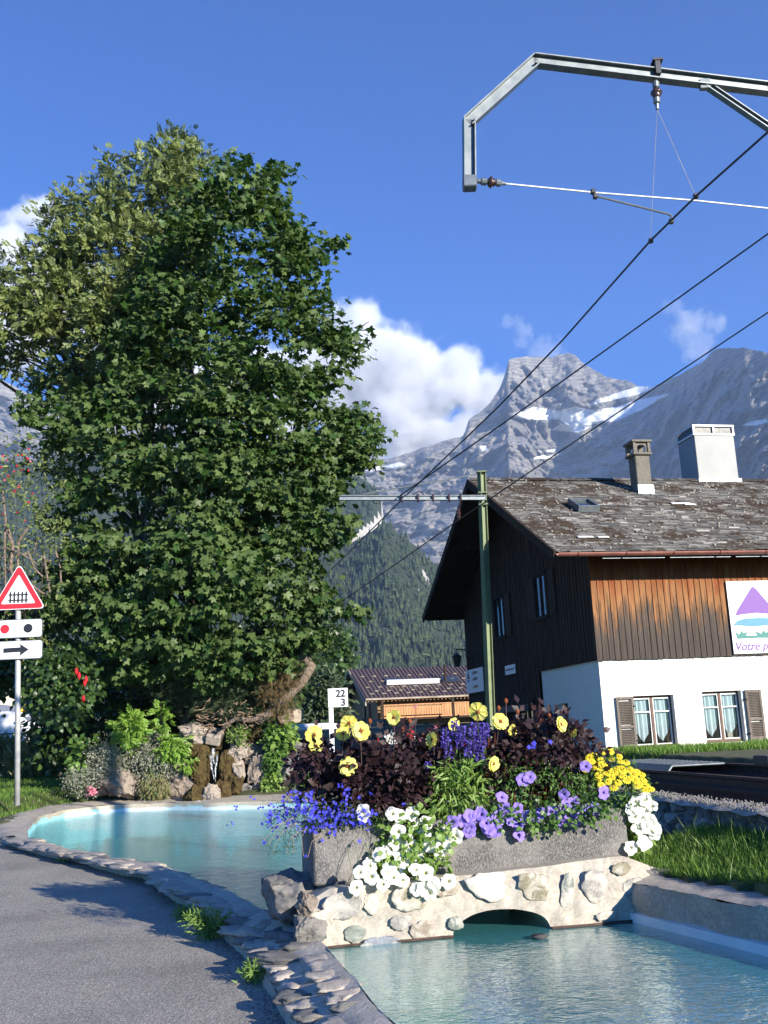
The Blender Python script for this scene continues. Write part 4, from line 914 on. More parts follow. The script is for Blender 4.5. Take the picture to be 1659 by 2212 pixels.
m = MB(); m.prism([(0, 0), (.82, 0), (.82, .24), (0, .24)], H(-.1, 5.98, 2.98), -hv, UZ, -hu, .02); m.build('board', M['sign_white'], s2)
flat([(.08, .1), (.74, .1), (.74, .15), (.08, .15)], M['grey_plastic'], 'lettering', s2, H(-.105, 5.98, 2.98), -hv, UZ, -hu)
# flower box with small lights over the door
m = MB(); m.box(H(-.2, 5.5, 2.08), (.22, 2.3, .16), Mh)
tag(m.build('window_box', M['grey_wood'], None), 'dim narrow box fixed above the doorway on the shaded gable', 'box')
# lantern at the far corner
ln = empty('wall_lantern', H(-.3, 10.2, 3.5), 'black iron lantern on a curved bracket at the far gable corner', 'lantern')
q = H(-.32, 9.9, 3.6); m = MB(); m.tube([H(-.05, 9.6, 3.95), q+UZ*.42, q+UZ*.3], .02, 6); m.build('bracket', M['black'], ln)
m = MB(); m.lathe(q, [(.0, .3), (.05, .28), (.17, .2), (.16, .18), (.0, .18)], 6); m.lathe(q, [(.14, .18), (.1, -.1), (.0, -.12)], 6); m.build('lamp_housing', M['black'], ln)

# grass strip in front of the house, yellow-black platform edge
# ================================================================ FAR CHALET
F0 = at(817, 1575, 62); FA = R(14); fu = Vector((math.cos(FA), math.sin(FA), 0)); fv = Vector((-fu.y, fu.x, 0)); Mf = Matrix((fu, fv, UZ)).transposed()
def Fp(u, v, z): return F0 + fu*u + fv*v + UZ*z
fc = empty('barn', Fp(0, 0, -.2), 'timber barn with brown standing-seam sheet roof at the foot of the forest', 'barn')
fe = at(817, 1509, 62).z-F0.z; frz = fe+2.0; FD = 7.6; fsl = math.atan2(frz-fe, FD/2+.9)
m = MB(); m.prism([(-.0, -1), (FD, -1), (FD, fe+.25), (FD/2, frz-.15), (0, fe+.25)], Fp(0, .0, 0), fv, UZ, -fu, .12); 
m.build('gable_wall', M['gable_wood'], fc)
m = MB(); z = 0
while z < fe+.2: m.box(Fp(4.5, .05, z*1+.0), (9, .14, .15), Mf, 0, .02); z += .165
m.build('log_wall', M['gable_wood'], fc)
m = MB(); m.box(Fp(4.5, FD/2, fe/2), (8.6, FD-.6, fe), Mf); m.build('inner_core', M['soffit'], fc)
m = MB(); rl = (FD/2+.9)/math.cos(fsl); fd = fv*math.cos(fsl)+UZ*math.sin(fsl); fn = -fv*math.sin(fsl)+UZ*math.cos(fsl); e = Fp(-.9, -.9, fe)
m.prism([(0, 0), (11.4, 0), (11.4, rl), (0, rl)], e, fu, fd, fn, .1)
fd2 = -fv*math.cos(fsl)+UZ*math.sin(fsl); fn2 = fv*math.sin(fsl)+UZ*math.cos(fsl); m.prism([(0, 0), (11.4, 0), (11.4, rl), (0, rl)], Fp(-.9, FD+.9, fe), fu, fd2, fn2, .1)
rf = m.build('roof', M['metal_roof'], fc); Mfr = Matrix((fu, fd, fn)).transposed()
m = MB()
for i in range(46): m.box(e+fu*(.12+i*.245)+fd*rl/2+fn*.03, (.045, rl, .05), Mfr)
m.build('seam', M['metal_roof'], rf)
m = MB()
for r_, off in ((.5, 0), (.95, .4), (1.6, 0), (2.6, .4), (3.5, .1)):
    for i in range(15): m.box(e+fu*(.5+off+i*.74)+fd*r_+fn*.08, (.22, .03, .05), Mfr)
m.build('snow_guard', M['old_wood'], rf)
m = MB(); m.box(e+fu*3.4+fd*2.0+fn*.2, (3.3, .12, .28), Mfr); m.build('roof_trim', M['white_paint'], rf)
m = MB(); m.box(e+fu*2.3+fd*2.6+fn*.07, (1.0, .9, .06), Mfr); m.box(e+fu*5.9+fd*2.6+fn*.07, (1.1, .9, .06), Mfr); m.build('skylight', M['dark_glass'], rf)
m = MB(); m.tube([e+fu*5.55+fd*2.3, e+fu*5.55+fd*2.3+UZ*1.0], .08, 8); m.build('flue', M['soffit'], rf)
m = MB(); m.bar(e-fv*.06-UZ*.06, e+fu*11.4-fv*.06-UZ*.06, .1, .1); m.build('gutter', M['old_wood'], fc)
m = MB()
for i in range(48): m.box(Fp(-.7+i*.235, -.75, fe-.16), (.08, .1, .1), Mf)
m.build('rafter_end', M['new_wood'], fc)
m = MB(); zb_ = fe-1.15
for i in range(58): m.box(Fp(.2+i*.155, -.85, zb_+.36), (.13, .03, .62 if i > 22 else .5), Mf)
m.bar(Fp(0, -.85, zb_+.72), Fp(9.2, -.85, zb_+.72), .07, .06); m.bar(Fp(0, -.85, zb_), Fp(9.2, -.85, zb_), .07, .08); m.build('balcony_railing', M['new_wood'], fc)
m = MB(); m.box(Fp(4.6, -.4, zb_-.1), (9.2, 1.0, .12), Mf); m.build('balcony_floor', M['soffit'], fc)
m = MB()
for u_ in (.1, 4.4, 8.6): m.bar(Fp(u_, -.82, -.8), Fp(u_, -.82, fe-.1), .16, .16, 0, fv)
m.build('post', M['soffit'], fc)
for u_ in (2.2, 3.5):
    m = MB(); m.box(Fp(-.03, u_, 1.0), (.06, .75, 1.05), Mf); w_ = m.build('window', M['brown_wood'], fc)
    m = MB(); m.box(Fp(-.075, u_, 1.0), (.02, .6, .9), Mf); m.build('pane', M['dark_glass'], w_)
m = MB(); m.prism([(-.1-.8, fe-.2), (FD/2, frz+.04), (FD+.9, fe-.2), (FD+.9, fe-.42), (FD/2, frz-.2), (-.9, fe-.42)], Fp(-.92, 0, .0), fv, UZ, -fu, .08); m.build('verge_board', M['old_wood'], fc)
# dark shed left of it
sh = empty('shed', at(700, 1570, 75), 'small dark shed with grey shingle roof left of the timber barn', 'shed')
a, b, c, d_ = at(715, 1468, 75), at(681, 1521, 74), at(756, 1530, 75), at(745, 1466, 80)
m = MB(); m.add([a, b, b-UZ*2.6+fu*.6, c-UZ*2.4, c], [(0, 1, 2, 3, 4)]); m.add([a+fv*4, b+fv*4, b-UZ*2.6+fu*.6+fv*4, c-UZ*2.4+fv*4, c+fv*4], [(4, 3, 2, 1, 0)]); m.build('wall', M['planks_dark'], sh)
m = MB(); m.prism([(0, 0), ((c-a).length, 0), ((c-a).length, 5), (0, 5)], a-fv*.5, (c-a).normalized(), fv, (c-a).normalized().cross(fv).normalized(), .08); m.prism([(0, 0), ((b-a).length+.2, 0), ((b-a).length+.2, 5), (0, 5)], a-fv*.5+UZ*.03, (b-a).normalized(), fv, (b-a).normalized().cross(fv).normalized(), .08); m.build('roof', M['old_wood'], sh)

# wooden fence and timber stack behind the flowers
fn_ = empty('timber_rack', at(760, 1600, 38), 'stack of weathered grey timber lengths held by posts in front of the barn', 'timber stack')
m = MB()
for i in range(8):
    y_ = 1560+i*9.5; x0, x1 = (730, 828) if i < 5 else (700, 820)
    m.bar(at(x0+random.uniform(-8, 4), y_, 38+random.uniform(-.2, .2)), at(x1+random.uniform(-4, 6), y_-3, 38+random.uniform(-.2, .2)), .25, random.uniform(.06, .11))
m.build('plank', M['old_wood'], fn_)
m = MB()
for x_ in (745, 788, 832): m.bar(at(x_, 1640, 37.6), at(x_-1, 1553, 37.6), .11, .11, 0, (0, 1, 0))
m.build('post', M['grey_wood'], fn_)
f2 = empty('wooden_fence', at(900, 1620, 36), 'low rail fence with pale rails in front of the barn balcony', 'fence')
m = MB()
for y_, x0, x1 in ((1568, 838, 1003), (1590, 838, 1003), (1612, 838, 1003)): m.bar(at(x0, y_+4, 34), at(x1, y_-3, 34), .04, .1)
m.build('rail', M['old_wood'], f2); m = MB()
for x_ in (840, 880, 922, 965, 1004): m.bar(at(x_, 1640, 34.06), at(x_-1, 1562, 34.06), .1, .1, 0, (0, 1, 0))
m.build('post', M['grey_wood'], f2)

# ================================================================ RAILWAY
def Tn(n, l, z=0): return TN*n + TD*l + UZ*z            # n across, l along the track
def hz(p): return float(hgt(np.array([p.x]), np.array([p.y]))[0])
def sh_(l): return -float(1.7*smooth(13, 24, np.array(float(l))))
tk = empty('railway_track', Tn(5.78, 12, .9), 'single railway track of rusty rails on dark steel girders in front of the chalet', 'railway track')
def sweep(prof, n_, zt, L0, L1, mb):
    ls = np.r_[np.arange(L0, min(L1, 26), .8), np.arange(26, L1, 6)] if L1 > 26 else np.arange(L0, L1, .8); b = len(mb.v); K = len(prof)
    for l in ls:
        for x, z in prof: mb.v.append(tuple(Tn(n_+x+sh_(l), l, zt+z)))
    mb.f += [(b+i*K+k, b+(i+1)*K+k, b+(i+1)*K+(k+1) % K, b+i*K+(k+1) % K) for i in range(len(ls)-1) for k in range(K)]; mb.m += [0]*((len(ls)-1)*K)
    mb.f += [tuple(b+k for k in range(K)), tuple(b+(len(ls)-1)*K+k for k in range(K-1, -1, -1))]; mb.m += [0, 0]
for n_, zt in ((5.27, .97), (6.3, 1.011)):
    prof = [(-.035, 0), (.035, 0), (.035, -.03), (.01, -.045), (.01, -.11), (.06, -.13), (-.06, -.13), (-.01, -.11), (-.01, -.045), (-.035, -.03)]
    m = MB(); sweep(prof, n_, zt, 3.0, 60, m); m.build('rail', M['rust'], tk)
    m = MB(); sweep([(-.13, 0), (.13, 0), (.13, -.03), (.1, -.03), (.1, -.2), (-.1, -.2), (-.1, -.03), (-.13, -.03)], n_, zt-.132, 7.0, 20, m); m.build('girder', M['rust'], tk)
Mt = Matrix((TN, TD, UZ)).transposed()
for i in range(40):
    l = 4+i*.62; m = MB(); m.box(Tn(5.78+sh_(l), l, .72), (.78 if 6.6 < l < 20.4 else 1.7, .2, .1), Mt, 0, .01); m.build('sleeper', M['bark'], tk)
q = onz(1440, 1652, 1.02)
cvp = empty('cover_plate', q, 'ribbed grey metal cover plate lying between the rails', 'cover plate')
m = MB(); c_ = Tn(5.78, q.y/.991+.1, 1.02); m.box(c_, (.74, 2.6, .03), Mt, 0, .01); m.box(c_+TN*-.41-UZ*.06, (.16, 2.6, .02), Mt @ Matrix.Rotation(R(-50), 3, 'Y')); m.build('plate', M['zinc'], cvp)
m = MB()
for i in range(30):
    for j in range(7): m.box(c_+TN*(-.32+j*.1+(.05 if i % 2 else 0))+TD*(-1.2+i*.082)+UZ*.018, (.05, .012, .006), Mt @ Matrix.Rotation(R(35 if i % 2 else -35), 3, 'Z'))
m.build('rib', M['zinc'], cvp)
m = MB(); m.box(onz(1640, 1641, 1.12)+Vector((.6, 0, 0)), (1.3, .3, .1), Mh, 0, .01); pe = m.build('platform_edge', M['black'], None); tag(pe, 'black platform edge block with a yellow stripe beyond the rails', 'platform edge')
m = MB(); m.box(onz(1652, 1640, 1.12)+Vector((.35, -.02, .06)), (.5, .27, .012), Mh @ Matrix.Rotation(R(20), 3, 'Z')); m.build('stripe', M['yellow'], pe)
# ballast stones
def pebbles(name, n, area, zf, smin, smax, mat, label):
    V, F = ico(1); V = np.array(V); P = []
    while len(P) < n:
        a, b = area(); P.append((a, b, zf(a, b)))
    P = np.array(P); D = norm(rnd(n)); N = norm(rnd(n)); o = scatter(name, V*np.array([1, .8, .6]), np.array(F), P, frames(D, N), RNG.uniform(smin, smax, n), mat); return tag(o, label, 'gravel', kind='stuff')
def area1():
    n_ = random.uniform(4.25, 5.15); l = random.uniform(6, 14); p = Tn(n_, l); return p.x, p.y
pebbles('ballast', 5200, area1, lambda a, b: .66+random.uniform(-.01, .03), .012, .035, M['gravel'], 'grey track ballast between the girder and the dry-stone wall')
def area2():
    n_ = random.uniform(4.05, 4.35); l = random.uniform(6.6, 13); p = Tn(n_, l); return p.x, p.y
# retaining wall of round stones
rt_ = empty('retaining_wall', Tn(2.9, 10, .6), 'low wall of round field stones between the lawn and the railway track', 'wall')
m = MB(); b = 0; K = 7
for i in range(90):
    l = 6.4+i*.075
    for j in range(K):
        t_ = j/(K-1); n_ = 4.05+.36*t_+.03*fbm((l*3, j, 2), 4); z = .845+.03*fbm((l*2.5, j*.6, 5), 4)-(.035 if j == 0 else 0)-(.03 if j == K-1 else 0); m.v.append(tuple(Tn(n_, l, z)))
m.f = [(i*K+j, (i+1)*K+j, (i+1)*K+j+1, i*K+j+1) for i in range(89) for j in range(K-1)]; m.m = [0]*len(m.f)
m.build('mortar_top', M['mortar'], rt_, True)
m = MB(); m.box(Tn(4.28, 9.75, .66), (.34, 6.6, .32), Mt); m.build('mortar_core', M['rock_grey'], rt_)
k_ = 0
for row_, zc in ((0, .54), (1, .655), (2, .765)):
    l = 6.5+row_*.08
    while l < 12.9:
        w = random.uniform(.13, .27); rock_mb(Tn(4.13+.02*row_+random.uniform(-.02, .02), l+w/2, zc+random.uniform(-.01, .01)), (random.uniform(.16, .22), w*1.04, random.uniform(.12, .155)), 300+k_, .6, 3, .9, -.13).build('stone', random.choice([M['rock_grey'], M['rimstone'], M['rock_grey']]), rt_, False); l += w; k_ += 1
pebbles('ballast', 1500, area2, lambda a, b: .86+random.uniform(-.02, .015), .006, .014, M['gravel'], 'fine grit and mortar along the top of the round-stone wall')

def hbeam(mb, a, b, w, h, upv, tf=.014, mi=0):
    a = Vector(a); b = Vector(b); d = (b-a).normalized(); x = d.cross(Vector(upv)).normalized(); y = x.cross(d).normalized()
    for s in (-1, 1): mb.bar(a+y*s*(h/2-tf/2), b+y*s*(h/2-tf/2), w, tf, mi, y)
    mb.bar(a, b, tf, h-2*tf-.001, mi, y)
# green mast
Ym = 23.5; mast = empty('catenary_mast', at(1063, 1600, Ym), 'olive green steel H-beam mast with a silver bracket arm in front of the dark gable', 'mast')
mb_, mtp = at(1063, 1620, Ym), at(1040, 1022, Ym); m = MB(); hbeam(m, mb_, mtp, .14, .15, (.85, .5, 0)); m.build('post', M['green_paint'], mast)
m = MB(); m.box(mtp+UZ*.02, (.22, .22, .03)); 
zc = at(1043, 1078, Ym)
for dz in (-.14, .14): m.box(zc+UZ*dz, (.21, .21, .03))
m.build('clamp', M['green_paint'], mast)
a0, a1 = zc+Vector((.05, -.12, 0)), at(733, 1076, Ym-.5)
m = MB(); hbeam(m, a0, a1, .1, .11, (0, 0, 1)); m.build('bracket_arm', M['zinc'], mast)
m = MB(); m.tube([at(1030, 1024, Ym-.1), at(783, 1068, Ym-.45)], .016, 6); m.build('stay_rod', M['zinc'], mast)
def lerp(a, b, t): return Vector(a).lerp(Vector(b), t)
m = MB()
for x_ in (864, 899, 931, 965, 990):
    q = onplane(x_, 1078, a0, TD); q = lerp(a0, a1, (1043-x_)/(1043-733)); m = MB(); m.box(q, (.035, .16, .17)); m.build('wire_clamp', M['porcelain'], mast)
m = MB(); m.tube([lerp(a0, a1, .5)+UZ*.06, lerp(a0, a1, .46)+UZ*.17, lerp(a0, a1, .42)+UZ*.06], .012, 5)
m.build('jumper_loop', M['porcelain'], mast)
q = lerp(a0, a1, (1043-990)/310); m = MB(); m.tube([q-UZ*.05, q+Vector((-.05, 0, -.25))], .01, 5); m.lathe(q+Vector((-.07, 0, -.5)), [(.02, .25), (.05, .2), (.03, .17), (.055, .12), (.03, .09), (.05, .05), (.02, 0)], 8); m.build('insulator', M['porcelain'], mast)
w3m = q+Vector((-.08, 0, -.52)); w1m = lerp(a0, a1, .54)+UZ*.08; w2m = lerp(a0, a1, .585)+UZ*.06

# near gantry reaching in from the right
G0 = Vector((2.91, 9.22, 6.33)); gp = lambda x, y: onplane(x, y, G0, TD)
gt = empty('catenary_gantry', gp(2100, 240)-UZ*4, 'grey galvanised overhead-line gantry arm with bent end reaching in from the right', 'gantry')
pts = [gp(1014, 392), gp(1013, 262), gp(1158, 131), gp(1659, 192), gp(2150, 252)]
m = MB(); dep = TD*.0
def joint(a, b, w=.115, h=.10, mb=m): 
    d = (b-a).normalized(); hbeam(mb, a-d*.02, b+d*.02, h, w, d.cross(TD), .012)
for a, b in zip(pts, pts[1:]): joint(a, b)
m.box(pts[0]-UZ*.02, (.13, .13, .12), None, 0, .01); m.build('boom', M['zinc'], gt)
m = MB(); hbeam(m, gp(1525, 183), gp(2150, 608), .07, .06, (0, 0, 1), .01); m.box(gp(1522, 183), (.1, .06, .1)); m.build('strut', M['zinc'], gt)
m = MB(); p_ = gp(2150, 252); hbeam(m, Vector((p_.x, p_.y, .9)), p_+UZ*.3, .2, .2, (1, 0, 0)); m.build('post', M['zinc'], gt)
def insulator(a, b, r, par):
    a, b = Vector(a), Vector(b); l = (b-a).length; ax = (b-a).normalized(); m = MB()
    m.lathe(a, [(.0, 0), (r*.45, .0), (r*.45, l*.12), (r*.7, l*.16), (r*.7, l*.32), (r*.35, l*.36)], 10, ax); m.lathe(a, [(r*.35, l*.62), (r*.7, l*.66), (r*.7, l*.8), (r*.4, l*.84), (r*.3, l), (0, l)], 10, ax)
    m.tube([a, b], r*.3, 6); i_ = m.build('insulator', M['zinc'], par); m = MB(); m.lathe(a, [(r*.3, l*.34), (r*.8, l*.40), (r*1.15, l*.46), (r*1.15, l*.5), (r*.6, l*.54), (r*.9, l*.58), (r*.3, l*.64)], 12, ax); m.build('shed_disc', M['porcelain'], i_, True)
ti0, ti1 = gp(1030, 391), gp(1093, 397); insulator(ti0, ti1, .05, gt)
hi0, hi1 = gp(1416, 168), gp(1420, 236); insulator(hi0, hi1, .05, gt)
m = MB(); m.box(gp(1418, 150), (.05, .14, .17)); m.box(gp(1418, 141)+UZ*.02, (.1, .16, .02)); m.build('clamp', M['steel_dark'], gt)
tie = [gp(1093, 397), gp(1285, 416), gp(1500, 433), gp(1659, 450), gp(1950, 478)]
m = MB(); m.tube([tie[0], tie[1], tie[2], tie[3], tie[4]], .0085, 6); m.build('tie_rod', M['white_paint'], gt)
m = MB(); m.tube([gp(1283, 417), gp(1290, 424), gp(1442, 462), gp(1450, 466), gp(1452, 478)], .011, 7); m.build('registration_arm', M['zinc'], gt)
m = MB()
for x_, y_ in ((1281, 414), (1286, 424), (1450, 478), (1406, 520), (1503, 424)): m.box(gp(x_, y_) if x_ < 1400 else onplane(x_, y_, Tn(4.1, 0), TN), (.045, .05, .05), None, 0, .008)
m.build('clamp', M['steel_dark'], gt)
cw = lambda x, y, n=4.1: onplane(x, y, Tn(n, 0), TN)
for i_, (x_, y_) in enumerate(((1405, 518), (1503, 424))):
    m = MB(); m.tube([hi1, cw(x_, y_)], .0022, 4); m.build('dropper', M['old_wood'], gt)
def wire(name, pts, r, label):
    m = MB(); m.tube(pts, r, 6); return tag(m.build(name, M['black']), label, 'wire')
p0, p1 = cw(1659, 285), cw(1405, 520)
wire('contact_wire', [p0+(p0-p1)*3, p0, cw(1503, 424), p1, cw(1215, 735), cw(1075, 880), w1m, w1m+(w1m-cw(1075, 880)).normalized()*24+Vector((-.9, 0, -1.0))], [.011, .011, .0115, .012, .013, .014, .016, .02], 'thick contact wire hanging from the near gantry and crossing the upper right sky')
a = cw(1659, 505, 5.5); b = w2m; 
wire('feeder_wire', [a+(a-b).normalized()*12, a, a.lerp(b, .5)-UZ*.02, b], [.010, .010, .013, .016], 'middle overhead wire crossing the mountain from the right edge to the bracket arm')
a = cw(1659, 675, 6.6); b = w3m
wire('feeder_wire', [a+(a-b).normalized()*12, a, cw(1365, 868, 6.2).lerp(a.lerp(b, .5), .6), b, b+(b-a).normalized()*28+Vector((-1.5, 0, -1.2))], [.010, .010, .012, .015, .022], 'lowest overhead wire passing in front of the slate roof and the green mast')
# distance marker
ps = empty('distance_marker', at(712, 1655, 25), 'white post with a plate reading 22 and 3 among the flowers by the track', 'marker post')
q0, q1 = at(719, 1665, 25), at(714, 1492, 25); m = MB(); m.bar(q0, q1, .11, .03, 0, (0, 1, 0)); m.build('post', M['white_paint'], ps)
m = MB(); pc = at(730, 1507, 24.95); Xp, Yp = (at(751, 1487, 24.95)-at(709, 1490, 24.95)).normalized(), UZ
Xp = Vector((1, 0, 0)); m.prism([(-.235, -.22), (.235, -.22), (.235, .22), (-.235, .22)], pc, Xp, UZ, Vector((0, -1, 0)), .012); m.build('plate', M['sign_white'], ps)
text('22', .23, pc+Vector((.18, -.006, .02)), Xp, UZ, Vector((0, -1, 0)), M['sign_black'], 'numeral', ps, .006, 0, 'RIGHT'); text('3', .23, pc+Vector((.18, -.006, -.19)), Xp, UZ, Vector((0, -1, 0)), M['sign_black'], 'numeral', ps, .006, 0, 'RIGHT')

# ================================================================ ROAD SIGN
SY = 22.5; rs = empty('road_sign', at(38, 1730, SY), 'galvanised pole with a red-bordered barrier triangle and two white plates', 'road sign')
m = MB(); m.tube([at(37, 1740, SY), at(40, 1250, SY)], .058, 14); m.build('pole', M['pole'], rs, True)
SN = Vector((.06, -.998, 0)).normalized(); SX = Vector((.998, .06, 0)).normalized()
def rtri(s, r, cy=0):
    out = []; V3 = [(-s/2, -s*.2887), (s/2, -s*.2887), (0, s*.5774)]
    for (x, y), a0_ in zip(V3, (210, 330, 90)):
        for a in range(-60, 61, 20): out.append((x*(1-2*r/s*1.0)+r*math.cos(R(a0_+a)), y*(1-2*r/s*1.0)+r*math.sin(R(a0_+a))+cy))
    return out
tc = at(40, 1283, SY-.1); s_ = 1.08
fl_ = lambda poly, mat, name, par, off=0, th=.012, o=tc: flat(poly, mat, name, par, o+SN*off, SX, UZ, SN, th)
tri = fl_(rtri(s_, .06), M['sign_white'], 'warning_triangle', rs, 0, .03)
fl_(rtri(s_*.96, .055), M['red'], 'red_border', tri, .006, .004); fl_(rtri(s_*.66, .02), M['sign_white'], 'white_field', tri, .010, .003)
m = MB(); o_ = tc+SN*.014
for i in range(5): x = -.17+i*.085; m.prism([(x-.018, -.2), (x+.018, -.2), (x+.018, .03), (x, .06), (x-.018, .03)], o_, SX, UZ, SN, .003)
for z in (-.14, -.02): m.prism([(-.21, z-.014), (.21, z-.014), (.21, z+.014), (-.21, z+.014)], o_+SN*.002, SX, UZ, SN, .003)
m.build('barrier_symbol', M['sign_black'], tri)
def rrect(w, h, r): return [(sx*(w/2-r)+r*math.cos(R(a)), sy*(h/2-r)+r*math.sin(R(a))) for sx, sy, a0_ in ((1, 1, 0), (-1, 1, 90), (-1, -1, 180), (1, -1, 270)) for a in range(a0_, a0_+91, 15)]
for yy, kind in ((1358, 'lights'), (1404, 'arrow')):
    o_ = at(38, yy, SY-.1); p_ = fl_(rrect(1.06, .40, .06), M['zinc'], 'plate', rs, 0, .03, o_)
    fl_(rrect(1.03, .37, .05), M['sign_white'], 'white_field', p_, .004, .003, o_); fl_(rrect(.985, .325, .04), M['sign_black'], 'black_line', p_, .006, .0015, o_); fl_(rrect(.965, .305, .035), M['sign_white'], 'white_field', p_, .008, .0015, o_)
    if kind == 'lights':
        for x, c in ((-.27, 'red'), (.225, 'sign_black')): fl_([(x+.098*math.cos(a), .098*math.sin(a)) for a in np.linspace(0, 2*PI, 28)[:-1]], M[c], 'lamp_symbol', p_, .011, .002, o_)
    else: fl_([(-.3, -.055), (-.3, .045), (.06, .055), (.05, .13), (.24, 0), (.05, -.13), (.06, -.045)], M['sign_black'], 'arrow', p_, .011, .002, o_)

# ================================================================ LEFT SIDE: cars, building
bl = empty('building', at(20, 1590, 62), 'cream painted building with ochre base behind the parked cars at the left edge', 'building')
b0 = at(70, 1590, 60); m = MB(); m.box(b0+Vector((-6.5, 3, .6)), (15, 6, 5)); m.build('wall', M['cream'], bl)
m = MB(); m.box(b0+Vector((.45, -.03, -.1)), (1.1, .08, 2.6)); m.build('base_panel', M['ochre'], bl)
m = MB(); m.box(b0+Vector((-2.3, -.05, .35)), (2.6, .12, 1.9)); m.build('doorway', M['black'], bl)
m = MB(); m.box(b0+Vector((-.45, -.08, .6)), (.3, .12, 2.6)); m.build('post', M['yellow'], bl)
bn = empty('grit_bin', at(36, 1560, 52), 'yellow plastic bin standing behind the parked cars', 'bin')
m = MB(); m.box(at(37, 1549, 50), (.55, .5, .7), None, 0, .05); m.box(at(37, 1536, 50), (.62, .56, .12), None, 0, .04); m.build('bin_body', M['yellow'], bn)
def car(o, ln, ht, wd, mat, label, dirx=1, group=None, wagon=True):
    """side on, nose towards +x * dirx"""
    c = empty('car', o, label, 'car', group); s = dirx
    top = [(-.5, .30), (-.5, .52), (-.485, .60), (-.44, .97), (-.38, 1.0), (.02, 1.0), (.10, .97), (.22, .68), (.245, .655), (.40, .61), (.47, .55), (.5, .42), (.5, .26)]
    bot = [(.42, .16)] + [(.335+.085*math.cos(a), .17+.20*max(0, math.sin(a))) for a in np.linspace(0, PI, 9)] + [(.2, .14), (-.2, .14)] + [(-.3+.085*math.cos(a), .17+.20*max(0, math.sin(a))) for a in np.linspace(0, PI, 9)] + [(-.42, .16)]
    prof = [(x*ln*s, z*ht) for x, z in top+bot]
    V, F = [], []; K = len(prof); secs = [(-.5, .9), (-.47, .97), (-.40, 1), (.40, 1), (.47, .97), (.5, .9)]
    for w_, sc_ in secs:
        for x, z in prof:
            tum = .5*max(0, z/ht-.6)*.45; V.append(Vector((x*(1-(1-sc_)*.35), w_*wd*(1-tum), ht*.16+(z-ht*.16)*(1-(1-sc_)*.25)))+o)
    for i in range(len(secs)-1):
        F += [(i*K+j, i*K+(j+1) % K, (i+1)*K+(j+1) % K, (i+1)*K+j) for j in range(K)]
    F += [tuple(range(K)), tuple(range((len(secs)-1)*K+K-1, (len(secs)-1)*K-1, -1))]
    m = MB(); m.add(V, F); m.build('body', mat, c, False)
    for nm, poly in (('rear_window', [(-.455, .66), (-.425, .92), (-.30, .95), (-.29, .66)]), ('side_window', [(-.275, .66), (-.275, .95), (-.11, .955), (-.10, .655)]), ('side_window', [(-.085, .655), (-.095, .955), (.03, .95), (.17, .68), (.15, .655)])):
        for sd2 in (-1, 1):
            y_ = sd2*(wd*.5*.90+.012); m = MB(); m.prism([(x*ln*s, z*ht) for x, z in poly], o+Vector((0, y_*1.0, 0)), Vector((1, .0, 0)), Vector((0, -.12*sd2, 1)), Vector((0, sd2, 0)), .02); m.build(nm, M['dark_glass'], c)
    m = MB(); m.prism([(-.42*wd, 0), (.42*wd, 0), (.36*wd, .33*ht), (-.36*wd, .33*ht)], o+Vector((.235*ln*s, 0, .665*ht)), Vector((0, 1, 0)), Vector((-.14*ln*s, 0, .30*ht)).normalized(), Vector((.3*s, 0, .14)).normalized(), .02); m.build('windscreen', M['dark_glass'], c)
    for x in (-.3, .335):
        for sd2 in (-1, 1):
            m = MB(); m.lathe(o+Vector((x*ln*s, sd2*(wd*.5-.19), .31)), [(.0, 0), (.31, 0), (.315, .03), (.315, .17), (.3, .19), (.2, .2), (.0, .2)], 20, (0, sd2, 0)); w_ = m.build('wheel', M['tyre'], c)
            m = MB(); m.lathe(o+Vector((x*ln*s, sd2*(wd*.5+.0), .31)), [(.0, .02), (.05, .022), (.19, .012), (.2, 0)], 16, (0, sd2, 0)); m.build('rim', M['zinc'], w_)
    for sd2 in (-1, 1): m = MB(); m.box(o+Vector((.475*ln*s, sd2*.36*wd, .56*ht)), (.1, .3, .11), None, 0, .03); m.build('headlight', M['white_paint'], c)
    m = MB(); m.box(o+Vector((0, -wd*.5-.005, .36*ht)), (ln*.86, .03, .06), None, 0, .01); m.build('side_strip', M['black'], c)
    m = MB(); m.box(o+Vector((.13*ln*s, -wd*.5-.06, .68*ht)), (.16, .12, .11), None, 0, .03); m.build('mirror', mat, c)
    return c
gz = lambda x, y: float(hgt(np.array([x]), np.array([y]))[0])
c0 = at(22, 1611, 44); car(Vector((c0.x-.0, 44, c0.z-.05)), 4.5, 1.45, 1.75, M['car_white'], 'white estate car parked side-on behind the sign pole', 1, 'cars parked behind the pole')
c0 = at(-5, 1603, 48); car(Vector((c0.x, 48, c0.z-.05)), 4.3, 1.72, 1.75, M['car_grey'], 'silver car mostly hidden behind the white estate car', 1, 'cars parked behind the pole')
c0 = at(640, 1622, 45); car(Vector((c0.x, 45, c0.z-.25)), 4.0, 1.35, 1.75, M['car_white'], 'white car between the rockery and the white numbered post', -1)

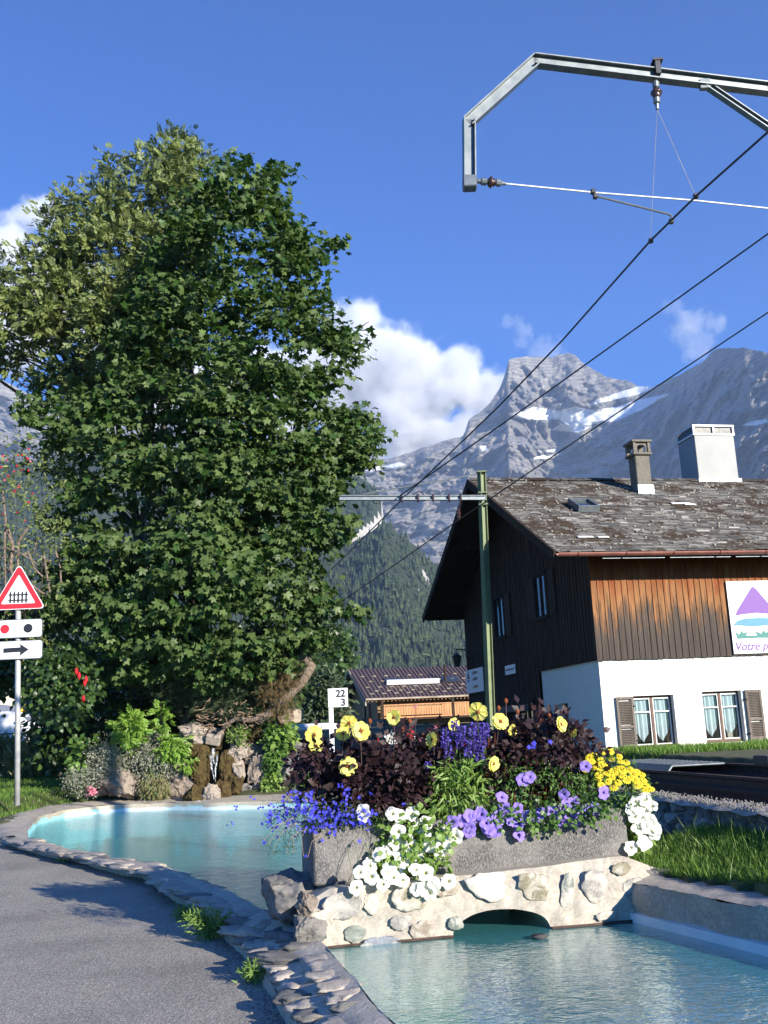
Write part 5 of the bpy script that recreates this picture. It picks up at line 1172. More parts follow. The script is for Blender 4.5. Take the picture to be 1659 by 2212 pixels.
# ================================================================ ROCKERY
RY = 25.2
def zr_(x, y): return (129.6+x*.3342, 1476+y*.3342)
ROCKS = [(400, 645, 250, 220, 'rock', 'tan triangular boulder in front of the silver bush, left of the small waterfall', 0), (800, 650, 150, 230, 'rock', 'pinkish upright rock just left of the mossy fall stones', .2),
 (870, 320, 175, 150, 'rock_pale', 'pale lumpy rock capping the left side of the waterfall', .3), (842, 382, 110, 60, 'rock_pale', 'small pale rock wedged under the left capping rock', .25), (900, 430, 130, 90, 'rock_moss', 'brown mossy stone just left of the spout slab', .1),
 (900, 560, 120, 260, 'rock_moss', 'tall brown mossy stone left of the falling water', .0), (1080, 540, 90, 210, 'rock_moss', 'narrow mossy stone right of the falling water', .0), (1130, 650, 110, 130, 'rock_moss', 'low mossy stone at the foot of the right side of the fall', -.1),
 (985, 735, 105, 140, 'rock_pale', 'sunlit pale stone standing in the pool under the waterfall', -.95), (1045, 735, 110, 175, 'rock_moss', 'green-brown mossy stone right behind the pale stone in the pool', -.7), (875, 730, 130, 170, 'rock_moss', 'rounded brown stone left of the pale stone in the pool', -.75),
 (1150, 455, 110, 120, 'rock_pale', 'pale pink rock to the upper right of the fall', .15), (1160, 570, 95, 120, 'rock_pale', 'rounded pale rock halfway down right of the fall', .05), (1165, 345, 130, 130, 'rock', 'rock topped by yellow-green leaves right of the spout', .4), (1255, 345, 110, 100, 'rock_moss', 'reddish brown rock at the top right of the rockery', .4),
 (1240, 450, 150, 110, 'rock', 'broken rock below the reddish brown one', .3), (1285, 560, 130, 190, 'rock', 'rock half in shade left of the ivy', .1), (1290, 690, 110, 120, 'rock', 'brown rock at the pool edge below the ivy', .0), (1510, 545, 240, 330, 'rock_grey', 'big upright grey rock at the right end of the rockery', .1),
 (650, 335, 110, 70, 'rock_pale', 'small pale rock on top of the rockery above the silver bush', .4), (60, 360, 260, 420, 'rock_grey', 'large dark boulder in deep shade under the tree at left', 3.6), (640, 700, 260, 110, 'rock', 'low wide rock behind the dry grass at the pool edge', .15),
 (1200, 720, 150, 110, 'rock_grey', 'low dark rock on the rim right of the waterfall', .0), (745, 560, 140, 120, 'rock', 'brown rock between the silver bush and the fall', .4), (1350, 430, 130, 130, 'rock_grey', 'shaded rock beside the ivy at the top of the rockery', .5)]
for i, (x, y, w, h, mt_, lab, dy) in enumerate(ROCKS):
    X_, Y_ = zr_(x, y); Yd = RY+dy; s = .3342*Yd/FPX
    rock('rock', at(X_, Y_, Yd), (w*s*1.12, min(w, h)*s*1.0+.1, h*s*1.1), 20+i, M[mt_], lab, 'rock', 'rocks of the rockery', rough=.5, sub=4 if w*h > 12000 else 3, boxy=.7)
# core mass behind the stones so that no gap shows through
m = MB()
for x, y, w, h in ((560, 560, 520, 460), (1000, 470, 300, 380), (1250, 520, 420, 460), (820, 520, 300, 400)):
    X_, Y_ = zr_(x, y); s = .3342*26.3/FPX; rock_mb(at(X_, Y_, 26.35), (w*s, .9, h*s), x, .3, 3, .6, 0, m)
tag(m.build('earth_mound', M['soil'], None, True), 'earth mound behind the stones of the rockery', 'mound', kind='structure')
X_, Y_ = zr_(1000, 345); m = MB(); m.box(at(X_, Y_, RY+.15), (.36, .5, .26), Matrix.Rotation(R(12), 3, 'Y') @ Matrix.Rotation(R(24), 3, 'X'), 0, .03); m.box(at(X_-1, Y_+17, RY+.3), (.38, .4, .22), Matrix.Rotation(R(8), 3, 'Y'), 1, .03)
tag(m.build('spout_slab', [M['rock_pale'], M['rock_moss']]), 'pale square slab from which the water spills', 'rock')
def fallmat():
    m, t, b = nt('falling_water'); n = noise(t, coords(t, (1, 1, .12)), 38, 4, .7)
    tr = t.nodes.new('ShaderNodeBsdfTransparent'); b.inputs['Base Color'].default_value = (.85, .9, .95, 1); b.inputs['Roughness'].default_value = .15
    mx = t.nodes.new('ShaderNodeMixShader'); t.links.new(ramp(t, n, [(.5, (0, 0, 0)), (.62, (.85, .85, .85))]), mx.inputs[0]); t.links.new(tr.outputs[0], mx.inputs[1]); t.links.new(b.outputs[0], mx.inputs[2]); t.links.new(mx.outputs[0], t.nodes['Material Output'].inputs[0]); return m
M['fall'] = fallmat()
wf = empty('waterfall', at(*zr_(1000, 640), RY), 'thin white strands of water falling from the pale slab between mossy stones', 'waterfall')
for x0, y0, x1, y1, w in ((970, 465, 1005, 640, .05), (1015, 460, 1008, 640, .045), (990, 425, 1000, 520, .08), (895, 770, 890, 815, .13)):
    a, b_ = at(*zr_(x0, y0), RY-.12 if y0 < 700 else RY-1.05), at(*zr_(x1, y1), RY-.22 if y0 < 700 else RY-1.15); m = MB(); pts_ = [a.lerp(b_, t)+Vector((math.sin(t*9)*.008, -.12*math.sin(PI*t*.5), 0)) for t in np.linspace(0, 1, 12)]
    m.tube(pts_, [w*(.3+.25*math.sin(3*t+1)) for t in np.linspace(0, 1, 12)], 8); m.build('strand', M['fall'], wf, True)
m = MB(); X_, Y_ = zr_(990, 540); rock_mb(at(X_, Y_, RY+.3), (.3, .2, 1.0), 4, .3, 3, .5, 0, m); tag(m.build('wet_rock', M['steel_dark'] if 0 else M['rock_moss'], None), 'wet dark stone behind the falling water', 'rock', 'rocks of the rockery')
# cut logs
lg = MB()
a = at(612, 1551, 26); lg.tube([a, a+Vector((.12, -.5, .02))], [.2, .2], 16); tag(lg.build('log', [M['bark_pale']], None), 'short sawn log with a pale cut face at the right end of the rockery', 'log')
lg = MB(); a = at(633, 1543, 26.2); lg.tube([a, a+Vector((.14, -.45, -.06))], [.17, .16], 16); tag(lg.build('log', [M['old_wood']], None), 'tilted sawn log beside the larger one, cut face towards the pool', 'log')

# plants on the rockery
def bz(x, y, w, h): X_, Y_ = zr_(x, y); return X_, Y_, w*.3342/2, h*.3342/2
bush('silver_bush', 'large silver-leaved bush left of the tan boulder', 'bush', *bz(320, 490, 240, 280), RY-.1, M['silver'], T_LEAF, 80, 30, .06, .09)
bush('silver_bush', 'silver-leaved plant hanging over the rocks between the ferns and the waterfall', 'bush', *bz(600, 520, 230, 330), RY-.1, M['silver'], T_LEAF, 90, 26, .055, .09, 1.0)
bush('silver_bush', 'low silver plant with pink blooms at the left foot of the rockery', 'bush', *bz(145, 640, 220, 170), RY-.3, M['silver'], T_LEAF, 50, 26, .055, .08)
bush('dry_tuft', 'straw-coloured dead stalks hanging over the pool edge', 'dry plant', *bz(610, 670, 180, 170), RY-.25, M['drygrass'], T_NARROW, 40, 22, .12, .07, 1.4)
bush('fern', 'bright yellow-green shrub standing above the silver bush', 'shrub', *bz(440, 300, 130, 230), RY-.2, M['fern'], T_ASH, 22, 12, .2, .09, .3)
bush('fern', 'upright green seedling under the tree above the rockery', 'shrub', *bz(660, 210, 70, 150), RY-.1, M['fern'], T_ASH, 10, 8, .18, .08, .3)
bush('fern', 'bright green leafy plant just left of the waterfall', 'shrub', *bz(730, 420, 150, 180), RY-.2, M['fern'], T_ASH, 22, 12, .17, .08, .5)
bush('fern', 'small green plant hanging beside the mossy left stone', 'shrub', *bz(835, 500, 80, 120), RY-.25, M['fern'], T_ASH, 7, 8, .15, .06, .9)
bush('small_shrub', 'yellow-green leaves on the rock right of the spout', 'shrub', *bz(1155, 340, 110, 130), RY-.05, M['lime'], T_LEAF, 18, 18, .08, .07)
bush('ivy', 'green ivy trailing down left of the big grey rock', 'ivy', *bz(1385, 440, 110, 320), RY-.1, M['green'], T_BROAD, 40, 16, .1, .08, 1.0)
bush('ivy', 'light green creeper at the pool edge below the ivy', 'ivy', *bz(1370, 670, 130, 170), RY-.25, M['lime'], T_BROAD, 26, 18, .08, .07, .8)
bush('small_shrub', 'dark green leafy shoots in the shade left of the silver bush', 'shrub', *bz(130, 480, 170, 190), RY+.2, M['green'], T_BROAD, 22, 12, .14, .12)
bush('low_plant', 'green leaves at the foot of the big grey rock behind the blue flowers', 'plant', *bz(1590, 650, 130, 110), RY-.4, M['green'], T_BROAD, 20, 14, .1, .08)
bush('small_shrub', 'leafy plant with pale broad leaves on top of the big grey rock', 'shrub', *bz(1430, 350, 160, 130), RY, M['lime'], T_BROAD, 16, 10, .16, .12)
bush('pink_flower', 'small pink flowers among the low silver plant', 'flower', *bz(200, 682, 60, 45), RY-.5, M['p_pink'], T_BROAD, 7, 12, .06, .05)
bush('verge_grass', 'tall dry grass on the bank between the cars and the dark boulder', 'grass clump', 90, 1655, 62, 45, 30, M['drygrass'], T_NARROW, 90, 26, .3, .22, -.9, upn=0)
bush('verge_grass', 'dry grass on the bank under the white estate car at the left edge', 'grass clump', 5, 1655, 60, 42, 31, M['drygrass'], T_NARROW, 90, 26, .3, .22, -.9, upn=0)
def area3():
    i_ = random.randrange(10, NR-4); d_ = OUTC[i_]-INC[i_]; d_ = d_/np.linalg.norm(d_); q_ = OUTC[i_]+d_*abs(random.gauss(.02, .12)); return q_[0], q_[1]
pebbles('grit', 1500, area3, lambda a, b: rz(b)+.002, .004, .013, M['gravel'], 'loose grit washed against the outer edge of the pool rim on the asphalt')
# weeds by the rim
for lab, X_, Y_, rx2, ry2, n_ in (('feathery green weed growing out of the rim beside the asphalt', 450, 1997, 46, 26, 34), ('small grass tuft left of the feathery weed', 396, 1972, 16, 10, 8), ('low weed at the rim nearest the bottom of the picture', 545, 2098, 24, 12, 9), ('tiny grass tuft at the rim next to the shadow tips', 148, 1866, 22, 6, 7)):
    dY = float(onz(X_, Y_+ry2*.8, .05).y); bush('weed', lab, 'weed', X_, Y_, rx2, ry2, dY, M['lime'], T_NARROW, n_, 26, .05, .03, -.3, thick=.08)

# ================================================================ TREES
# sycamore maple in front, ash behind it
MAPLE = [(478, 335), (520, 330), (575, 350), (610, 350), (630, 385), (622, 430), (640, 470), (690, 500), (738, 502), (722, 560), (706, 590), (688, 620), (720, 672), (770, 702), (805, 742), (800, 780), (770, 815), (748, 850), (790, 890), (832, 950), (822, 1010), (775, 1030), (800, 1075), (828, 1085), (800, 1130), (740, 1150), (705, 1190), (712, 1240), (740, 1290), (790, 1318), (775, 1350), (720, 1345), (690, 1400), (650, 1410), (620, 1470), (560, 1480), (470, 1500), (380, 1490), (300, 1500), (210, 1480), (120, 1440), (80, 1380), (90, 1280), (120, 1200), (90, 1120), (110, 1040), (60, 960), (30, 890), (60, 850), (140, 830), (230, 790), (260, 700), (300, 600), (330, 500), (380, 430), (430, 370)]
ASH = [(405, 282), (440, 318), (500, 345), (470, 420), (440, 560), (430, 720), (400, 860), (300, 900), (180, 905), (90, 850), (40, 800), (-60, 800), (-200, 790), (-300, 700), (-260, 600), (-150, 545), (-40, 530), (60, 545), (100, 525), (60, 505), (42, 482), (110, 455), (118, 400), (160, 390), (205, 405), (200, 352), (250, 330), (275, 330), (320, 290), (360, 300)]
TY = 25.5
tree = empty('maple_tree', at(430, 1600, TY), 'tall dark green maple tree filling the left half above the rockery', 'tree')
C = crown_points(MAPLE, 1220, TY, 3.2, .6, 20)
k_ = np.array([fbm(Vector(c)*.8, 3) for c in C]) > -.33; C = C[k_]
clumps(C, 34, .25, T_MAPLE, .215, M['maple'], 'crown', tree, .75, .36, 1.0, None, -.15)
m = MB(); base = at(400, 1610, TY+.6); random.seed(11)
mid = at(420, 1150, TY+.4); topp = at(425, 560, TY+.3)
m.tube([base-UZ*.3, base.lerp(mid, .4)+Vector((.1, 0, 0)), mid, mid.lerp(topp, .5)+Vector((-.15, 0, 0)), topp], [.2, .17, .13, .08, .03], 10); m.build('trunk', M['bark'], tree, True)
m = MB(); sel = [C[i] for i in RNG.choice(len(C), 130, replace=False)]
for c in sel:
    c = Vector(c); f = min(.92, max(.05, (c.z-base.z)/(topp.z-base.z)-.12)); o_ = base.lerp(mid, f*2) if f < .5 else mid.lerp(topp, (f-.5)*2); limbs(m, o_, [(c, .035*(1.2-f))], 0, .5, 5)
m.build('branch', M['bark'], tree, True)
ash = empty('ash_tree', at(330, 1600, 28), 'pale feathery ash tree behind the maple, reaching out of the picture at left', 'tree')
C = crown_points(ASH, 660, 28.6, 2.8, .72, 16); k_ = np.array([fbm(Vector(c)*.7+Vector((9, 0, 0)), 3) for c in C]) > -.22; C = C[k_]
clumps(C, 34, .26, T_ASH, .28, M['ash'], 'crown', ash, -.15, .6, .75)
m = MB(); base = at(330, 1610, 28.5); fork = at(300, 1150, 28.6)
m.tube([base-UZ*.3, base.lerp(fork, .5)+Vector((-.1, 0, 0)), fork], [.24, .2, .17], 10)
for t_ in ((at(-60, 760, 28.6), .11), (at(200, 560, 28.8), .11), (at(400, 430, 28.7), .12), (at(90, 620, 28.3), .09)): limbs(m, fork, [t_], 0, .5, 7)
m.build('trunk', M['bark'], ash, True); m = MB()
for i in RNG.choice(len(C), 90, replace=False):
    c = Vector(C[i]); o_ = fork.lerp(at(120 if c.x < -9 else 360, 640, 28.6), random.uniform(.3, .9)); limbs(m, o_, [(c, .03)], 0, .5, 5)
m.build('branch', M['bark'], ash, True)
# shaded thicket below the crowns
th = [(60, 1430), (200, 1400), (400, 1380), (560, 1400), (640, 1450), (640, 1560), (560, 1590), (420, 1590), (250, 1600), (120, 1640), (90, 1600), (70, 1520)]
bush('thicket', 'dense dark thicket in the shade under the maple above the rockery', 'shrub', 0, 0, 0, 0, 28.2, M['hedge'], T_BROAD, 420, 26, .16, .28, .3, None, 1.2, poly=th)
bush('thicket', 'dark hedge behind the road sign plates above the cream building', 'shrub', 0, 0, 0, 0, 29, M['hedge'], T_BROAD, 160, 26, .17, .28, .3, None, 1.0, poly=[(-80, 1300), (40, 1290), (110, 1330), (120, 1440), (90, 1500), (20, 1490), (-80, 1500)])
th2 = [(-60, 960), (60, 930), (160, 980), (200, 1100), (190, 1250), (200, 1400), (120, 1440), (60, 1420), (0, 1300), (-80, 1300)]
bush('berry_shrub', 'tall loose shrub with red berries at the left edge above the road sign', 'shrub', 0, 0, 0, 0, 24.6, M['ash'], T_LEAF, 170, 20, .13, .22, .3, None, .9, poly=th2)
m = MB()
for i in range(26):
    c = at(random.uniform(-5, 75), random.uniform(935, 1130), 24+random.uniform(-.6, .2)); rock_mb(c, (.06, .06, .06), i, .1, 1, 0, 0, m)
tag(m.build('berry_cluster', M['red']), 'scattered red berries in the shrub at the upper left edge', 'berries', kind='stuff')
# bare branches lit by the sun at the left edge
bb = empty('bare_tree', at(40, 1600, 23.8), 'leafless sunlit twisted branches at the left edge behind the warning triangle', 'tree')
m = MB()
for ps_, r in (([(15, 1140), (28, 1180), (22, 1230), (45, 1275), (62, 1300)], .05), ([(60, 1140), (40, 1170), (38, 1240), (44, 1320)], .035), ([(5, 1060), (12, 1120), (10, 1190), (12, 1250), (10, 1330)], .03), ([(-10, 1225), (25, 1235), (55, 1255), (90, 1280), (104, 1286)], .045), ([(-5, 1195), (10, 1182), (45, 1195), (80, 1218)], .022), ([(80, 1165), (72, 1195), (110, 1213)], .016), ([(60, 1190), (75, 1230), (92, 1245)], .03), ([(95, 1200), (100, 1235), (108, 1280)], .03), ([(-10, 1210), (20, 1200), (60, 1196)], .018), ([(120, 1190), (130, 1225), (132, 1260)], .025), ([(320, 1225), (300, 1238), (280, 1248)], .03)):
    pts_ = [at(x, y, 23.6+.2*math.sin(i*2)) for i, (x, y) in enumerate(ps_)]; m.tube(pts_, [r*(1-.12*i) for i in range(len(pts_))], 7)
m.build('branch', M['bark_pale'], bb, True)
# fuchsia bush by the sign
fu_ = bush('fuchsia_bush', 'sunlit bush with hanging red flowers just right of the sign pole', 'bush', 130, 1478, 62, 78, 23.6, M['hedge'], T_BROAD, 110, 22, .13, .17, .6)
for x_, y_ in ((165, 1452), (171, 1462), (183, 1477), (180, 1512), (186, 1470)):
    m = MB(); q = at(x_, y_, 22.7); m.lathe(q, [(.012, .1), (.03, .06), (.045, 0), (.02, -.03), (.0, -.07)], 8); m.build('flower', M['p_red'], fu_, True)
# dwarf pine over the rockery with its gnarled trunk
pn = bush('dwarf_pine', 'dwarf mountain pine spreading over the rockery with a gnarled pale trunk', 'pine', 0, 0, 0, 0, 25.6, M['pine'], T_NEEDLE, 300, 22, .2, .17, -.4, None, .8, poly=[(300, 1430), (380, 1395), (470, 1400), (560, 1370), (650, 1330), (690, 1345), (700, 1400), (660, 1440), (640, 1500), (610, 1540), (530, 1560), (440, 1545), (360, 1500), (300, 1480)])
m = MB()
for ps_, rs in (([(560, 1560), (590, 1530), (625, 1500), (655, 1470), (672, 1440), (655, 1415), (660, 1395)], [.08, .10, .12, .11, .13, .10, .07]), ([(655, 1420), (630, 1425), (600, 1440), (575, 1465)], [.1, .08, .06, .04]), ([(640, 1490), (620, 1462), (608, 1440)], [.08, .05, .03]), ([(480, 1572), (510, 1552), (540, 1556), (590, 1540)], [.05, .05, .06, .08])):
    m.tube([at(x, y, 24.9+.06*math.sin(i*1.7)) for i, (x, y) in enumerate(ps_)], rs, 10)
o = m.build('trunk', M['bark_pale'], pn, True)
dp = bush('dead_needles', 'patch of brown dead needles hanging in the dwarf pine', 'dry plant', 600, 1490, 34, 52, 24.8, M['dry_pine'], T_NEEDLE, 34, 20, .17, .12, .9)
m = MB(); random.seed(5)
for i in range(46):
    x_, y_ = random.uniform(420, 570), random.uniform(1515, 1568); q = at(x_, y_, 24.9+random.uniform(-.2, .3)); pts_ = [q]
    for k2 in range(5): pts_.append(pts_[-1]+Vector((random.uniform(-.12, .12), random.uniform(-.05, .05), random.uniform(-.07, .07))))
    m.tube(pts_, .01, 4)
tag(m.build('dead_twigs', M['twig']), 'tangle of bare curly twigs lying on top of the rockery', 'twigs', kind='stuff')
# small conifers and leafy trees beyond, right of the pine
for i, (x, y, rx2, ry2, Yd, mt_, lab) in enumerate([(690, 1520, 34, 52, 50, 'pine', 'yellow-green conifer between the pine trunk and the dark shed'), (655, 1480, 46, 70, 56, 'hedge', 'leafy tree behind the gnarled pine trunk'), (725, 1450, 30, 0, 70, 'pine', None), (712, 1415, 40, 60, 80, 'hedge', 'dark spruce at the foot of the forest behind the shed')]):
    if lab is None: continue
    C = crown_points(blob_poly(x, y, rx2, ry2), 90, Yd, px(rx2, Yd)*.8); t_ = empty('distant_tree', at(x, y+ry2, Yd), lab, 'tree')
    clumps(C, 30, .45, T_BROAD if mt_ == 'hedge' else T_LEAF, .38, M[mt_], 'crown', t_, .2, .8); m = MB(); m.tube([at(x, y+ry2+30, Yd), at(x, y, Yd)], [.18, .08], 7); m.build('trunk', M['bark'], t_)

# ================================================================ GRASS
def blades(name, n, area, hmin, hmax, w, mat, label, lean=.35):
    P = area if isinstance(area, np.ndarray) else np.array([area() for _ in range(n)]); z = hgt(P[:, 0], P[:, 1]); ok = z > -.5; P, z = P[ok], z[ok]; n = len(P)
    T = [(-.5, 0, 0), (.5, 0, 0), (.32, .55, .03), (-.32, .55, .03), (0, 1, .16)]; F = [(0, 1, 2), (0, 2, 3), (3, 2, 4)]
    D = norm(np.array([0, 0, 1.])+rnd(n)*lean*np.array([1, 1, .3])); a = RNG.uniform(0, 2*PI, n); N = np.stack([np.cos(a), np.sin(a), np.zeros(n)], 1); Rm = frames(D, N); h = RNG.uniform(hmin, hmax, n)
    T = np.array(T); V = np.einsum('nij,kj->nki', Rm, T*np.array([w/((hmin+hmax)/2), 1, 1]))*h[:, None, None]+np.c_[P, z-.01][:, None, :]
    FF = np.array(F)[None]+(np.arange(n)*5)[:, None, None]; o = np_mesh(name, V.reshape(-1, 3), FF.reshape(-1, 3), mat); return tag(o, label, 'grass', kind='stuff')
def ar(n):
    out = np.zeros((0, 2))
    while len(out) < n:
        q = np.c_[RNG.uniform(1.5, 4, n*2), RNG.uniform(5.6, 13, n*2)]; nn = q[:, 0]*TN.x+q[:, 1]*TN.y; xr = np.interp(q[:, 1], [4, 5.6, 7, 8.3, 8.6], [3.83, 3.17, 2.57, 2.03, 1.85]); q = q[(nn < 4.08) & (q[:, 0] > xr)]; out = np.r_[out, q]
    return out[:n]
blades('grass', 30000, ar(30000), .035, .10, .006, M['grass'], 'sunlit lawn grass between the pool wall and the low stone wall')
blades('grass', 420, ar(420), .12, .22, .005, M['lime'], 'taller grass stalks standing above the right-hand lawn')
def al2(n):
    out = np.zeros((0, 2))
    while len(out) < n:
        q = np.c_[RNG.uniform(-14, -4, n*2), RNG.uniform(18.7, 30, n*2)]; q = q[~inside(POOLPOLY, q[:, 0], q[:, 1])]; q = q[edge_dist(POOLPOLY, q[:, 0], q[:, 1]) > .33]; out = np.r_[out, q]
    return out[:n]
blades('grass', 46000, al2(46000), .05, .11, .014, M['grass'], 'lawn grass round the sign pole and behind the far pool rim')
def ah(): return tuple(H(random.uniform(-1.2, 6.2), random.uniform(-3.2, -.1), 0)[:2])
blades('grass', 14000, ah, .07, .18, .015, M['grass'], 'grass strip at the foot of the white house wall')

# ================================================================ FLOWERS IN THE TROUGH
z2 = lambda x, y: (561.6+x*.3125, 1512+y*.3125)
z3 = lambda x, y: (1008+x*.3923, 1512+y*.3923)
def Yf(x): return 8.02+(x-680)/680*.50
def fl_mesh(name, mb, mats, smooth=True):
    me = bpy.data.meshes.new(name); me.from_pydata([tuple(v) for v in mb.v], [], mb.f)
    for mm in mats: me.materials.append(mm)
    me.polygons.foreach_set('material_index', mb.m); me.polygons.foreach_set('use_smooth', [smooth]*len(mb.f)); me.update(); return me
def radial(mb, npet, prof, wid, cup, notch=0, mi=0, off=0, wav=0, nseg=5):
    """petals as small grids; prof = radii, cup(r) height"""
    for k in range(npet):
        a0_ = 2*PI*k/npet+off; hw = PI/npet*wid; b = len(mb.v); ns = 4
        for i in range(nseg+1):
            t = i/nseg; r = prof[0]+(prof[1]-prof[0])*t; sp = hw*(math.sin(PI*min(1, t*.62+.12))**.7 if t < 1 else .62)*(1 if t > 0 else .6)
            for j in range(ns+1):
                u = (j/ns-.5)*2; rr = r*(1-(notch*(1-abs(u))*(t > .9))-.10*abs(u)**3*(t > .9)); a = a0_+u*sp
                mb.v.append((rr*math.cos(a), rr*math.sin(a), cup(t)-.06*prof[1]*abs(u)+wav*math.sin(u*5+k)*t))
        mb.f += [(b+i*(ns+1)+j, b+i*(ns+1)+j+1, b+(i+1)*(ns+1)+j+1, b+(i+1)*(ns+1)+j) for i in range(nseg) for j in range(ns)]; mb.m += [mi]*(nseg*ns)
def petunia_me(name, mat, throat):
    mb = MB(); n = 25; rings = [(.08, -.55), (.12, -.3), (.2, -.08), (.5, .0), (.8, .03), (1, .0)]; b = 0
    for r, h in rings:
        for k in range(n):
            a = 2*PI*k/n; lob = 1-(.16*abs(math.cos(a*2.5))**4 if r > .7 else 0); w = (.07*math.sin(a*10)+.05*math.sin(a*5+1))*(r > .6)*r
            mb.v.append((r*lob*math.cos(a), r*lob*math.sin(a), h+w+(.03*math.cos(a*5)*r)))
    for i in range(len(rings)-1):
        mb.f += [(i*n+k, i*n+(k+1) % n, (i+1)*n+(k+1) % n, (i+1)*n+k) for k in range(n)]; mb.m += [1 if i < 2 else 0]*n
    return fl_mesh(name, mb, [mat, throat])
PET_W = petunia_me('white_petunia', M['p_white'], petal('cream_throat', (.62, .6, .3))); PET_P = petunia_me('violet_petunia', M['p_purple'], petal('dark_throat', (.12, .05, .35)))
def dahlia_me():
    mb = MB(); radial(mb, 8, (.14, 1), 1.12, lambda t: .10+.22*t-.12*t*t, .07, 0, 0, .03); radial(mb, 4, (.14, .86), 1.0, lambda t: .16+.25*t, .05, 0, .4, .03)
    b = len(mb.v); mb.lathe((0, 0, .08), [(0, -.02), (.2, .0), (.22, .07), (.15, .13), (0, .15)], 12, (0, 0, 1), 1); mb.lathe((0, 0, -.15), [(0, 0), (.14, .02), (.16, .16), (.1, .24)], 8, (0, 0, 1), 2); return fl_mesh('dahlia', mb, [M['p_yellow'], M['centre'], M['centre']])
def daisy_me():
    mb = MB(); radial(mb, 13, (.2, 1), .85, lambda t: .08+.1*t-.2*t*t, .05, 0, 0, 0, 3); radial(mb, 9, (.2, .78), .8, lambda t: .12+.1*t-.1*t*t, 0, 0, .3, 0, 3); mb.lathe((0, 0, .05), [(0, 0), (.3, .03), (.28, .12), (0, .17)], 10, (0, 0, 1), 1); return fl_mesh('daisy', mb, [M['p_gold'], M['gold_centre']])
def lobelia_me():
    mb = MB()
    for k, (a, l, w) in enumerate(((-90, 1, .42), (-50, .9, .38), (-130, .9, .38), (60, .5, .14), (120, .5, .14))):
        d = (math.cos(R(a)), math.sin(R(a))); q = (-d[1], d[0]); mb.add([(0, 0, 0), (d[0]*l*.5+q[0]*w, d[1]*l*.5+q[1]*w, .1), (d[0]*l, d[1]*l, -.05), (d[0]*l*.5-q[0]*w, d[1]*l*.5-q[1]*w, .1)], [(0, 1, 2, 3)])
    return fl_mesh('lobelia', mb, [M['p_blue']], False)
DAH, DAI, LOB = dahlia_me(), daisy_me(), lobelia_me()
def put(name, me, par, p, face, sc, spin=None):
    o = bpy.data.objects.new(name, me); COL.objects.link(o); q = Vector(face).normalized().to_track_quat('Z', 'Y').to_matrix().to_4x4() @ Matrix.Rotation(random.uniform(0, 6.28) if spin is None else spin, 4, 'Z')
    o.matrix_basis = Matrix.Translation(Vector(p)-par.location) @ q @ Matrix.Scale(sc, 4) if False else Matrix.Identity(4)
    o.parent = par; o.matrix_parent_inverse = wm(par).inverted(); o.matrix_basis = Matrix.Translation(Vector(p)) @ q @ Matrix.Diagonal((sc*random.uniform(.92, 1.08), sc*random.uniform(.92, 1.08), sc, 1)); return o
CAMD = Vector((0, -1, .18))
def face(s=.35, base=(0.12, -1, .22)): return Vector(base)+Vector((random.uniform(-s, s), random.uniform(-.2, .2), random.uniform(-s, s)))
def plant(name, label, cat, base, group=None): return empty(name, base, label, cat, group)
def foliage(par, poly, n, per, Y0, thick, T, size, mat, rad, droop=.3, upn=.5, name='foliage', front=.6, flat=.8):
    C = crown_points(poly, n, Y0, thick, front); return C, clumps(C, per, rad, T, size, mat, name, par, droop, flat, upn)
def stems(par, tops, basef, r=.004, mat='stem', name='stem', bend=.03):
    m = MB()
    for t_ in tops:
        t_ = Vector(t_); b_ = basef(t_); mid_ = b_.lerp(t_, .6)+Vector((random.uniform(-bend, bend), 0, random.uniform(0, bend))); m.tube([b_, mid_, t_], [r*1.2, r, r*.8], 5)
    return m.build(name, M[mat], par)
topZ = P0.z+PH-.06
def rootp(t_, dy=.25): s = min(max((Vector(t_)-P0).dot(pu), .12), PL-.12); return P0+pu*s+pv*dy+UZ*(PH-.05)
# --- dahlias: dark foliage in three plants
DP = [('dahlia_plant', 'dark purple-leaved dahlia with pale yellow blooms over the left third of the trough', [(640, 1620), (690, 1600), (740, 1612), (790, 1596), (840, 1612), (880, 1596), (915, 1620), (925, 1660), (915, 1710), (905, 1750), (880, 1760), (830, 1740), (800, 1755), (740, 1750), (700, 1735), (675, 1710), (690, 1680), (655, 1665)], 78, [(608, 460, .95, (0.1, -1, .15)), (695, 215, 1.0, (.25, -.95, .1)), (615, 160, .95, (-.2, .55, .55)), (575, 235, .8, (-.1, .8, .25)), (375, 240, 1.0, (-.3, .7, .3)), (390, 315, .75, (-.2, .9, -.2)), (928, 122, .85, (-.45, -.85, .15))]),
      ('dahlia_plant', 'dark-leaved dahlia behind the blue salvia with open yellow blooms above it', [(900, 1600), (960, 1590), (1040, 1585), (1080, 1600), (1090, 1680), (1040, 1700), (960, 1690), (910, 1680)], 26, [(1505, 85, 1.0, (.2, .75, .35)), (1345, 170, .7, (-.4, .8, .2)), (1195, 275, .85, (-.6, -.5, .1)), (1610, 440, .8, (.6, -.6, -.2)), (1200, 330, .6, (-.6, .6, 0))]),
      ('dahlia_plant', 'dark-leaved dahlia with yellow blooms on the right half of the trough', [(1060, 1590), (1100, 1570), (1180, 1550), (1240, 1575), (1280, 1610), (1270, 1660), (1240, 1700), (1190, 1710), (1130, 1680), (1090, 1690), (1070, 1640)], 70, [(183, 120, .95, (.3, -.9, .25)), (515, 135, .9, (.75, -.6, .1)), (578, 178, .6, (.6, .5, .2)), (255, 175, .55, (-.2, .9, 0)), (150, 330, .75, (-.6, .6, .1)), (255, 150, .35, (0, .7, .5))])]
